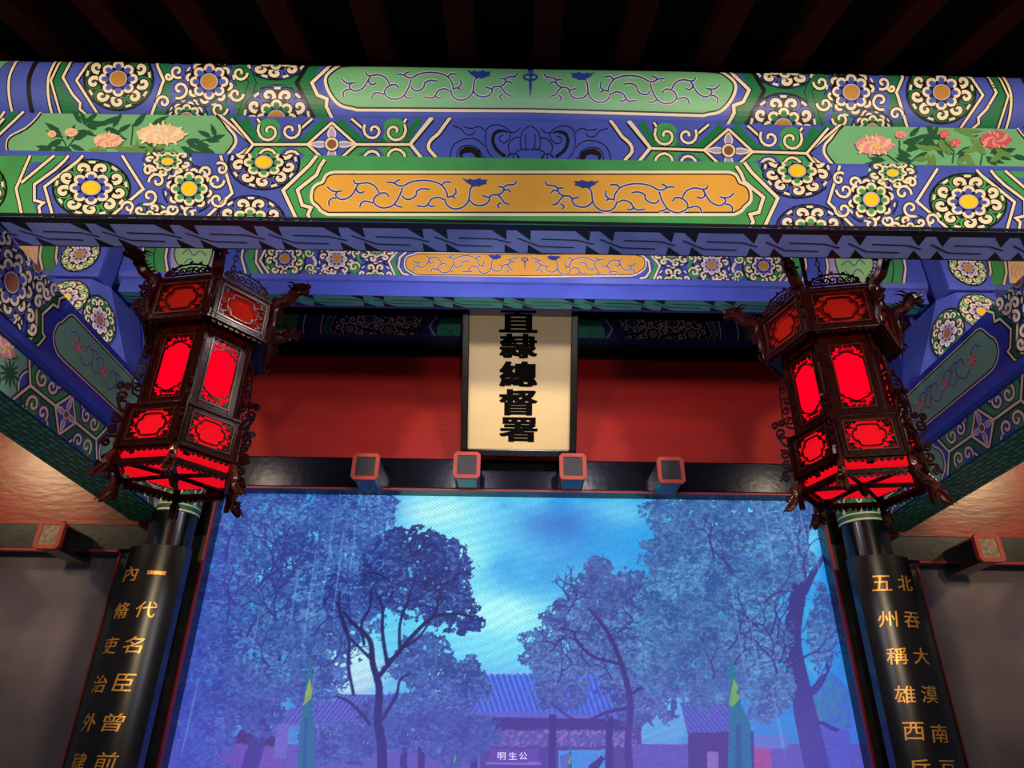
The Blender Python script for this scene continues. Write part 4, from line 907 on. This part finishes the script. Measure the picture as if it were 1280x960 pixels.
    branch([(478, 980), (477, 930), (472, 900), (474, 860), (466, 830), (462, 800), (440, 778), (430, 765)], 13, 3, DK); branch([(465, 825), (450, 810), (432, 790), (424, 760), (425, 740)], 4, 2, DK); branch([(470, 850), (490, 825), (520, 790), (545, 770), (580, 768), (592, 775)], 6, 2, DK); branch([(484, 830), (478, 790), (478, 760), (470, 740)], 5, 2, DK)
    branch([(455, 805), (452, 780), (462, 760), (464, 735)], 4, 2, DK); branch([(500, 815), (500, 780), (510, 750), (520, 720)], 4, 1.5, DK); branch([(442, 868), (436, 835), (436, 800), (428, 770), (418, 750)], 4, 2, DK); branch([(500, 812), (525, 795), (545, 760), (550, 735)], 3, 1.4, DK); branch([(462, 905), (440, 880), (420, 870)], 4, 2, DK)
    branch([(477, 900), (495, 870), (500, 850), (512, 842)], 4, 2, DK)
    for i in range(12): twigs(rr.uniform(470, 580), rr.uniform(690, 790), rr.uniform(.2, 2.9), 14, 1.6, 3, DK)
    # middle-right tree
    crown([(748, 708, 20, 18), (745, 740, 40, 28), (790, 735, 36, 28), (715, 780, 48, 30), (680, 800, 34, 22), (700, 830, 50, 30), (760, 800, 60, 60), (700, 860, 40, 30), (800, 850, 60, 60), (785, 780, 50, 50)], seed=4, dark=(52, 70, 146), mid=(78, 108, 178), lite=(110, 150, 214), holes=.29)
    branch([(790, 990), (785, 930), (788, 880), (780, 840), (765, 800), (752, 780), (735, 760)], 10, 2.5, (58, 48, 122)); branch([(775, 830), (740, 820), (720, 800), (718, 790), (700, 785)], 4, 2, (58, 48, 122)); branch([(785, 885), (760, 890), (735, 900), (715, 898), (690, 880)], 5, 2, (58, 48, 122)); branch([(785, 870), (815, 850), (830, 830)], 5, 2, (58, 48, 122))
    for i in range(12): twigs(rr.uniform(690, 800), rr.uniform(730, 880), rr.uniform(.2, 2.9), 16, 1.8, 3, (52, 50, 126))
    # right big tree
    TK = (60, 58, 136)
    branch([(1010, 640), (1002, 680), (998, 740), (990, 800), (1000, 860), (1015, 930), (1030, 1000)], 12, 34, TK); branch([(1005, 740), (1020, 710), (1034, 690)], 10, 4, TK); branch([(1000, 870), (1020, 860), (1036, 830), (1040, 800)], 12, 4, TK); branch([(990, 830), (965, 800), (950, 770), (935, 730)], 12, 4, TK); branch([(975, 800), (985, 780), (992, 770)], 8, 4, TK); branch([(985, 830), (940, 790), (900, 760)], 7, 3, TK)
    crown([(870, 650, 66, 40), (930, 650, 70, 50), (850, 700, 50, 50), (900, 720, 90, 70), (860, 780, 70, 60), (830, 830, 44, 40), (930, 800, 70, 60), (960, 690, 60, 60), (900, 850, 60, 40), (960, 860, 40, 40), (840, 740, 40, 60), (1000, 640, 30, 30), (1030, 790, 22, 60), (880, 690, 80, 80)], seed=5, dark=(50, 80, 150), mid=(74, 124, 184), lite=(118, 184, 212), holes=.25)
    for i in range(16): twigs(rr.uniform(870, 1010), rr.uniform(690, 850), rr.uniform(.4, 2.7), 22, 2.4, 4, TK)
    # flags
    def flag(x, y0, s, c1=(24, 118, 140)):
        poly([(x-1*s, y0), (x+2*s, y0), (x+4*s, y0+60*s), (x+12*s, y0+200*s), (x-20*s, y0+200*s), (x-12*s, y0+80*s)], c1); poly([(x, y0+22*s), (x+3*s, y0+36*s), (x+1*s, y0+48*s), (x-8*s, y0+56*s), (x-5*s, y0+40*s)], (150, 190, 60)); lerp(inside([(x-6*s, y0+70*s), (x-2*s, y0+70*s), (x-6*s, y0+200*s), (x-12*s, y0+200*s)])*.7, (20, 92, 128))
    flag(387, 826, 1.); flag(569, 935, .35); flag(713, 934, .4)
    poly([(911, 828), (916, 828), (920, 850), (926, 880), (938, 905), (942, 1020), (908, 1020), (912, 880)], (24, 124, 146)); poly([(917, 848), (923, 860), (920, 866), (926, 872), (916, 884), (911, 880)], (120, 184, 80)); poly([(920, 905), (926, 905), (930, 1020), (918, 1020)], (20, 96, 130))
    # courtyard beyond the frame, colour cast, vertical streaks, LED lattice
    lerp(ss(960, 1050, V)*.9, (92, 84, 170)); lerp(ss(780, 940, V)*.42, (112, 92, 200)); lerp(ss(330, 230, U)*.35, (50, 60, 190)); lerp(ss(1000, 1060, U)*.25, (40, 70, 200))
    for x, y0, y1 in ((372, 720, 780), (395, 690, 800), (430, 660, 760), (418, 640, 700), (445, 650, 720), (325, 760, 820), (395, 830, 870), (915, 740, 850), (935, 760, 840), (985, 640, 720), (1000, 640, 700), (955, 640, 700), (1012, 660, 720), (246, 860, 940), (965, 860, 940)):
        lerp(np.exp(-((U+(V-y0)*(640-x)/1700-x)/1.0)**2)*ss(y0-12, y0+10, V)*ss(y1+12, y1-10, V)*.45, (130, 176, 240))
    lum = C.mean(2, keepdims=True)/255.; lat = np.sin(2*PI*(U/5.6+.0004*(V-700)**2/10))*np.sin(2*PI*(V/4.6+.03*U/10))+.35*np.sin(2*PI*(U*.25+V*.9+12*vnoise(U/60, V/60, 91))/11.)
    C *= 1+.09*lat[..., None]*np.clip(lum*2.4-1.0, 0, 1.)
    C *= 1+.10*(vnoise(U/1.5, V/1.5, 95)[..., None]-.5)
    C = np.clip(C, 0, 255)/255; Lc = np.where(C <= .04045, C/12.92, ((C+.055)/1.055)**2.4)
    vs = np.stack([XX, np.full(XX.shape, -.0), ZZ-SZ0], -1).reshape(-1, 3)
    me = bpy.data.meshes.new('display'); idx = np.arange(NZ*NX).reshape(NZ, NX)
    q = np.stack([idx[1:, :-1], idx[1:, 1:], idx[:-1, 1:], idx[:-1, :-1]], -1).reshape(-1, 4); nf = len(q)
    me.vertices.add(len(vs)); me.vertices.foreach_set('co', vs.ravel()); me.loops.add(nf*4); me.loops.foreach_set('vertex_index', q.ravel())
    me.polygons.add(nf); me.polygons.foreach_set('loop_start', np.arange(nf)*4); me.update(calc_edges=True)
    at = me.color_attributes.new('picture', 'FLOAT_COLOR', 'POINT'); at.data.foreach_set('color', np.concatenate([Lc, np.ones((NZ, NX, 1))], -1).astype(np.float32).ravel())
    m = bpy.data.materials.new('display'); m.use_nodes = True; nt = m.node_tree; b = nt.nodes['Principled BSDF']; a = nt.nodes.new('ShaderNodeVertexColor'); a.layer_name = 'picture'
    b.inputs['Base Color'].default_value = (.01, .01, .014, 1); b.inputs['Roughness'].default_value = .6; b.inputs['Specular IOR Level'].default_value = .12
    nt.links.new(a.outputs[0], b.inputs['Emission Color']); b.inputs['Emission Strength'].default_value = 1.0; me.materials.append(m)
    o = bpy.data.objects.new('display', me); col.objects.link(o); o.parent = r
    MB().box(SX0-.05, SX1+.05, .003, .03, -.05, SZ1-SZ0, 'frame_blue').build('casing', r)
    for x0, x1 in ((SX0-.012, SX0), (SX1, SX1+.012)): MB().box(x0, x1, -.10, .003, 0, SZ1-SZ0-.025, 'frame_blue').build('side_reveal', r)
    for ch, x in zip('明生公', (627, 641, 654)):
        q0 = on(x, 945, Y=SY-.0015); co, fs = glyph(ch, .046, .038, 0, .01); b = MB(); b.add([(v[0]+q0[0], -.0015, v[1]+q0[2]-SZ0) for v in co], fs, 'sign_glow'); b.build('character', r)
mat('sign_glow', (210, 200, 240), emit=.8)
build_screen()

# ================================================================== PALACE LANTERNS
def lace(b, x0, x1, z0, z1, frame, th, w=.0055, sz=.02, corners=((0, 0), (1, 0), (0, 1), (1, 1))):
    """openwork scrolls gathered into the corners of a rectangle"""
    for cx_, cz_ in corners:
        X, Z = (x0, x1)[cx_], (z0, z1)[cz_]; hx, hz = (1, -1)[cx_], (1, -1)[cz_]
        for dx, dz, r, a, t in ((.55, .55, .55, 2.2, 1.1), (1.5, .5, .5, 3.6, -1.1), (.5, 1.5, .5, .6, -1.1), (1.25, 1.3, .42, 1., 1.), (2.4, .42, .42, 3.3, 1.), (.42, 2.3, .42, .2, 1.)):
            c = (X+hx*dx*sz, Z+hz*dz*sz); p_ = spiral(c[0], c[1], a, abs(t), r*sz, r*sz*.2, 8, 1 if t > 0 else -1, hx, hz); b.plate(p_, w, th, 'wood', frame)
def panel_meshes(Wd, H, kind, y, silk):
    O, ex, ey, en = (0, 0, 0), (1, 0, 0), (0, 0, 1), (0, -1, 0); fr = ((0, -y, 0), ex, ey, en); h = Wd/2
    f = MB(); bw = .020 if kind != 'body' else .036
    for x0, x1, z0, z1 in ((-h, -h+bw, 0, H), (h-bw, h, 0, H), (-h+bw, h-bw, 0, bw*.9), (-h+bw, h-bw, H-bw*.9, H)): f.box(x0, x1, -y-.006, -y+.008, z0, z1, 'wood', .002)
    for x0, x1, z0, z1 in ((-h+bw, -h+bw+.005, bw, H-bw), (h-bw-.005, h-bw, bw, H-bw), (-h+bw, h-bw, bw*.9, bw*.9+.005), (-h+bw, h-bw, H-bw*.9-.005, H-bw*.9)): f.box(x0, x1, -y-.010, -y, z0, z1, 'wood_gilt')
    if kind != 'body':
        f.box(-h-.004, h+.004, -y-.012, -y+.008, -.012, .002, 'wood', .002); f.box(-h-.004, h+.004, -y-.012, -y+.008, H-.002, H+.012, 'wood', .002)
    fm = f.build('p', mesh_only=True)
    sm = MB().box(-h+bw*.6, h-bw*.6, -y+.010, -y+.012, bw*.5, H-bw*.5, silk).build('p', mesh_only=True)
    l = MB(); iw, i0, i1 = h-bw, bw*.9, H-bw*.9
    if kind == 'body':
        ow, a0, a1 = iw-.006, i0+.055, i1-.055
        pts = [(-ow, a0+.02), (-ow, a1-.02), (-ow+.012, a1-.012), (-ow+.014, a1), (-ow+.03, a1+.004), (-.012, a1+.018), (.012, a1+.018), (ow-.03, a1+.004), (ow-.014, a1), (ow-.012, a1-.012), (ow, a1-.02)]
        pts += [(x, a0+a1-z) for x, z in pts[::-1]]
        l.plate(smooth(pts, 2, True), .006, .006, 'wood', ((0, -y, 0), ex, ey, en), True)
        for zc, sg in ((i0, 1), (i1, -1)):
            lace(l, -iw, iw, zc, zc+sg*.2 if sg > 0 else zc, ((0, -y, 0), ex, ey, en), .006, .0062, .017, ((0, 0), (1, 0))) if sg > 0 else lace(l, -iw, iw, 0, zc, ((0, -y, 0), ex, ey, en), .006, .0062, .017, ((0, 1), (1, 1)))
            for x in (-.018, 0, .018): l.plate(spiral(x, zc+sg*.012, 1., 1.2, .009, .002, 8, 1 if x < 0 else -1, 1, sg), .004, .005, 'wood', fr)
            for x in (-.026, -.009, .009, .026): l.plate(spiral(x, zc+sg*.032, 3., 1., .008, .003, 7, -1 if x < 0 else 1, 1, sg), .004, .005, 'wood', fr)
    else:
        mx, mz = iw*.66, (i1-i0)*.33; zc = (i0+i1)/2
        pts = [(-mx, zc), (-mx+.004, zc+mz*.45), (-mx*.72, zc+mz*.55), (-mx*.62, zc+mz), (0, zc+mz*1.08), (mx*.62, zc+mz), (mx*.72, zc+mz*.55), (mx-.004, zc+mz*.45), (mx, zc)]
        pts += [(x, 2*zc-z) for x, z in pts[-2:0:-1]]
        l.plate(smooth(pts, 2, True), .006, .006, 'wood', fr, True)
        lace(l, -iw, iw, i0, i1, fr, .006, .0062, .020)
        for sx_ in (-1, 1):
            l.plate(spiral(sx_*(iw*.82), zc, 0, 1.2, .012, .003, 8, 1, sx_, 1), .0038, .005, 'wood', fr)
            for sz_ in (-1, 1): l.plate([(sx_*mx*.7, zc+sz_*mz*.6), (sx_*iw*.9, zc+sz_*mz*1.1)], .0035, .005, 'wood', fr)
    lm = l.build('p', mesh_only=True)
    return fm, sm, lm
def scroll_row(Wd, y, z, n, sg, r=.016, th=.006):
    b = MB(); fr = ((0, -y, 0), (1, 0, 0), (0, 0, 1), (0, -1, 0)); st = Wd/n
    for i in range(n):
        x = -Wd/2+st*(i+.5); hd = 1 if i < n/2 else -1; g = 1+.5*(1-abs(2*(i+.5)/n-1)) if sg > 0 else 1
        b.plate(spiral(x, z+sg*r*g*.9, PI/2*sg+PI, 1.35, r*g, r*.2, 11, hd, 1, 1), .005, th, 'wood', fr)
        b.plate([(x-st/2, z), (x-st/2, z+sg*r*g*.9)], .004, th, 'wood', fr)
    b.plate([(-Wd/2, z), (Wd/2, z)], .007, th, 'wood', fr)
    if sg > 0:
        arc = [(Wd/2*.92*math.cos(t), z+.056*math.sin(t)) for t in [PI*k/14 for k in range(15)]]; b.plate(arc, .006, th, 'wood', fr)
        for k in range(1, 14, 2): b.plate(spiral(Wd/2*.95*math.cos(PI*k/14), z+.062*math.sin(PI*k/14), k, 1., .008, .002, 7), .004, th, 'wood', fr)
    return b.build('p', mesh_only=True)
def radial(b, lists, w=.006, th=.012, m='wood', R=0., z=0.):      # scroll plates standing in the plane of a corner (x = tangent, -y = outwards)
    fr = ((-th/2, -R, z), (0, -1, 0), (0, 0, 1), (1, 0, 0))
    for L in lists: b.plate(L, w, th, m, fr)
def dragon_arm(R, z):
    b = MB(); P_ = [(0, -R+.012, z-.19), (0, -R-.012, z-.12), (0, -R-.012, z-.03), (0, -R-.03, z+.005), (0, -R-.065, z+.018), (0, -R-.085, z+.045), (0, -R-.104, z+.072)]
    b.tube(smooth3(P_, 3), taper([.014, .018, .022, .026, .026, .025, .027], 3), 'wood', 8)
    for k in range(5):      # mane scales
        t = k/5; b.add([(-.004, -R-.02-.09*t, z+.015+.04*t), (.004, -R-.02-.09*t, z+.015+.04*t), (0, -R-.0-.09*t, z+.052+.045*t), (0, -R-.035-.09*t, z+.01+.05*t)], [(0, 1, 2), (1, 3, 2), (3, 0, 2)], 'wood')
        for s_ in (-1, 1): b.tube([(s_*.012, -R-.03-.08*t, z+.01+.04*t), (s_*.022, -R-.015-.08*t, z+.02+.045*t), (s_*.02, -R+.0-.08*t, z+.035+.045*t)], [.004, .003, .001], 'wood', 4)
    radial(b, [spiral(.035, -.03, 1.6, 1.3, .026, .006, 12), spiral(.032, -.085, 2., 1.3, .024, .005, 12, -1), spiral(.02, -.135, 1., 1.2, .018, .004, 10), spiral(.05, -.055, 0, 1., .014, .004, 8, -1), [(0, -.19), (.02, -.2), (.035, -.18), (.03, -.165)]], .007, .012, 'wood', R, z)
    arm = b.build('p', mesh_only=True)
    h = MB(); y, q = -R-.104, z+.072
    h.tube([(0, y+.012, q-.004), (0, y-.01, q+.008), (0, y-.032, q+.016), (0, y-.052, q+.016), (0, y-.062, q+.026)], [.024, .030, .023, .015, .010], 'wood', 8)      # skull and upper jaw
    h.tube([(0, y, q-.012), (0, y-.03, q-.012), (0, y-.055, q-.016), (0, y-.064, q-.008)], [.018, .014, .011, .005], 'wood', 7)     # lower jaw
    for s_ in (-1, 1):
        h.tube([(s_*.009, y+.0, q+.022), (s_*.014, y+.025, q+.042), (s_*.012, y+.055, q+.048)], [.006, .0045, .001], 'wood', 5)
        h.tube([(s_*.014, y-.012, q+.020), (s_*.016, y-.016, q+.022)], [.006, .003], 'wood_gilt', 6)
        h.tube([(s_*.016, y+.0, q-.004), (s_*.03, y+.018, q-.002), (s_*.034, y+.035, q+.014)], [.007, .005, .001], 'wood', 5)
        h.tube([(s_*.006, y-.05, q+.02), (s_*.016, y-.058, q+.03), (s_*.014, y-.06, q+.045)], [.0025, .002, .0008], 'wood_gilt', 4)
        for k in range(3): h.tube([(s_*.008, y-.03-.01*k, q+.006), (s_*.008, y-.03-.01*k, q-.004)], [.0025, .0006], 'wood_gilt', 4)
    h.tube([(0, y-.01, q-.02), (0, y-.012, q-.04), (0, y+.004, q-.055)], [.006, .004, .001], 'wood', 5)
    return arm, h.build('p', mesh_only=True)
def smooth3(P, k):
    a = smooth([(p[0], p[1]) for p in P], k); b = smooth([(p[2], 0) for p in P], k); return [(a[i][0], a[i][1], b[i][0]) for i in range(len(a))]
def taper(r, k): return [q[0] for q in smooth([(v, 0) for v in r], k)]
def lantern_meshes():
    M_ = {}; RC, RB, RL = .292, .215, .258; c30 = math.cos(PI/6)
    M_['crown'] = panel_meshes(RC-.028, .195, 'crown', RC*c30, 'silk_crown'); M_['body'] = panel_meshes(RB-.004, .375, 'body', RB*c30, 'silk_body'); M_['base'] = panel_meshes(RL-.026, .17, 'base', RL*c30, 'silk_base')
    M_['crest'] = scroll_row(RC*.78, RC*c30-.004, .975, 7, 1, .017); M_['crown_apron'] = scroll_row(RC*.86, RC*c30-.002, .742, 9, -1, .011)
    M_['base_apron'] = scroll_row(RL*.84, RL*c30-.002, .150, 9, -1, .010); M_['ring_apron'] = scroll_row(.25*.86, .25*c30-.004, .045, 9, -1, .011)
    M_['arm'], M_['head'] = dragon_arm(RC, .95)
    b = MB(); b.tube([(0, -RC, .735), (0, -RC, .97)], .013, 'wood', 6); b.tube([(0, -RC, .97), (0, -RC, .985), (0, -RC, 1.0)], [.016, .012, .003], 'wood', 6); b.tube([(0, -RC-.011, .76), (0, -RC-.011, .95)], .0035, 'wood_gilt', 5); M_['crown_post'] = b.build('p', mesh_only=True)
    b = MB(); b.tube([(0, -RB, .34), (0, -RB, .75)], .015, 'wood', 6)
    radial(b, [spiral(.028, .43, .5, 1.3, .022, .005, 11), spiral(.034, .48, 2.5, 1.3, .02, .005, 11, -1), spiral(.026, .53, .5, 1.2, .02, .005, 11), spiral(.03, .585, 2.2, 1.2, .018, .004, 10, -1), spiral(.024, .635, 1, 1.1, .016, .004, 9), [(.0, .39), (.04, .40), (.055, .45), (.05, .52), (.045, .6), (.0, .67)]], .0055, .010, 'wood', RB, 0); M_['body_post'] = b.build('p', mesh_only=True)
    b = MB(); b.tube([(0, -RL, .02), (0, -RL, .35)], .013, 'wood', 6); b.tube([(0, -RL-.012, .16), (0, -RL-.012, .33)], .0045, 'wood_gilt', 5)
    radial(b, [spiral(.03, .375, 4., 1.3, .026, .006, 11), spiral(.05, .41, 3., 1.2, .018, .005, 10, -1), spiral(.022, .42, 1., 1.1, .015, .004, 9), spiral(.034, .27, 1., 1.3, .024, .005, 11), spiral(.03, .22, 2., 1.2, .022, .005, 11, -1), spiral(.045, .16, 1., 1.2, .018, .004, 10), [(0, .30), (.03, .32), (.05, .36)], [(0, .2), (.05, .19), (.065, .15)]], .0075, .014, 'wood', RL, 0); M_['base_post'] = b.build('p', mesh_only=True)
    b = MB()    # leafy foot curling outwards and down
    b.tube(smooth3([(0, -RL, .14), (0, -RL-.02, .10), (0, -RL-.02, .07), (0, -RL-.035, .04), (0, -RL-.06, .02), (0, -RL-.068, .03)], 3), taper([.014, .017, .016, .014, .010, .004], 3), 'wood_gilt', 7)
    for k in range(4):
        for s_ in (-1, 1): b.tube([(s_*.006, -RL-.022-.009*k, .08-.014*k), (s_*.018, -RL-.035-.010*k, .07-.014*k), (s_*.016, -RL-.048-.010*k, .055-.014*k)], [.006, .005, .001], 'wood_gilt', 5)
    radial(b, [spiral(.02, .10, 0, 1.2, .02, .005, 10), spiral(.05, .065, 1., 1.2, .016, .004, 9)], .007, .012, 'wood', RL, 0); M_['foot'] = b.build('p', mesh_only=True)
    return M_
LM = lantern_meshes()
def hexp(R, z): return [(R*math.sin(PI/3*k), -R*math.cos(PI/3*k), z) for k in range(6)]
def hexplate(R, z0, z1, m, Ri=None):
    b = MB()
    if Ri is None: return b.add(hexp(R, z0)+hexp(R, z1), [tuple(range(6))[::-1], tuple(range(6, 12))]+[(i, (i+1) % 6, 6+(i+1) % 6, 6+i) for i in range(6)], m)
    V = hexp(R, z0)+hexp(R, z1)+hexp(Ri, z0)+hexp(Ri, z1); F = []
    for i in range(6):
        j = (i+1) % 6; F += [(i, j, 6+j, 6+i), (12+i, 18+i, 18+j, 12+j), (i, 12+i, 12+j, j), (6+i, 6+j, 18+j, 18+i)]
    return b.add(V, F, m)
def lantern(x, y, th, label):
    k_ = 2.90/2.85; r = empty('palace_lantern', (CAM[0]+(x-CAM[0])*k_, y*k_, .97*k_)); r.rotation_euler = (0, 0, th); r.scale = (k_, k_, k_); tag(r, label, 'lantern', 'hanging palace lanterns')
    for k in range(6):
        a = PI/3*k; am = a+PI/6
        for nm, key, z in (('crown_panel', 'crown', .748), ('body_panel', 'body', .352), ('base_panel', 'base', .162)):
            f, s_, l = LM[key]; o = inst(nm, f, r, (0, 0, z), am); inst('silk_pane', s_, o); inst('fretwork', l, o)
        inst('crest', LM['crest'], r, (0, 0, 0), am); inst('apron', LM['crown_apron'], r, (0, 0, 0), am); inst('apron', LM['base_apron'], r, (0, 0, 0), am); inst('apron', LM['ring_apron'], r, (0, 0, .045), am)
        inst('corner_post', LM['crown_post'], r, (0, 0, 0), a); inst('corner_post', LM['body_post'], r, (0, 0, 0), a); inst('corner_post', LM['base_post'], r, (0, 0, 0), a)
        d = inst('dragon_arm', LM['arm'], r, (0, 0, 0), a); inst('dragon_head', LM['head'], d); inst('carved_foot', LM['foot'], r, (0, 0, 0), a)
        b = MB(); c, s_ = math.cos(a), math.sin(a); b.tube([(0, 0, .112), (.245*s_, -.245*c, .104)], .012, 'wood', 4); b.build('spoke', r)
    hexplate(.285, .958, .968, 'wood').build('top_plate', r); hexplate(.285, .735, .745, 'wood', .20).build('collar', r); hexplate(.255, .335, .347, 'wood', .20).build('collar', r)
    hexplate(.254, .088, .106, 'wood', .232).build('bottom_ring', r); hexplate(.232, .128, .132, 'silk_base').build('bottom_silk', r)
    MB().lathe([(.0, .06), (.012, .07), (.02, .09), (.026, .105), (.018, .12), (.0, .125)], 0, 0, 'wood', 12).build('hub', r, True)
    MB().tube([(-.04, 0, .97), (-.04, 0, 2.30)], .011, 'soot', 6).build('hanging_rod', r)
    b = MB(); z = .99; i = 0
    while z < 2.27:
        c = Vector((.03, 0, z)); e = Vector((1, 0, 0)) if i % 2 else Vector((0, 1, 0))
        b.tube([c+e*(.010*math.cos(t))+Vector((0, 0, .020*math.sin(t))) for t in [2*PI*q/8 for q in range(8)]], .0035, 'iron', 4, True); z += .031; i += 1
    tag(b.build('hanging_chain', r), kind='stuff')
lantern(-1.479, 2.85, math.radians(20.2), 'red silk hexagonal palace lantern hanging left, corner post facing the viewer')
lantern(1.421, 2.85, math.radians(-40.6), 'red silk hexagonal palace lantern hanging right, one panel facing the viewer')
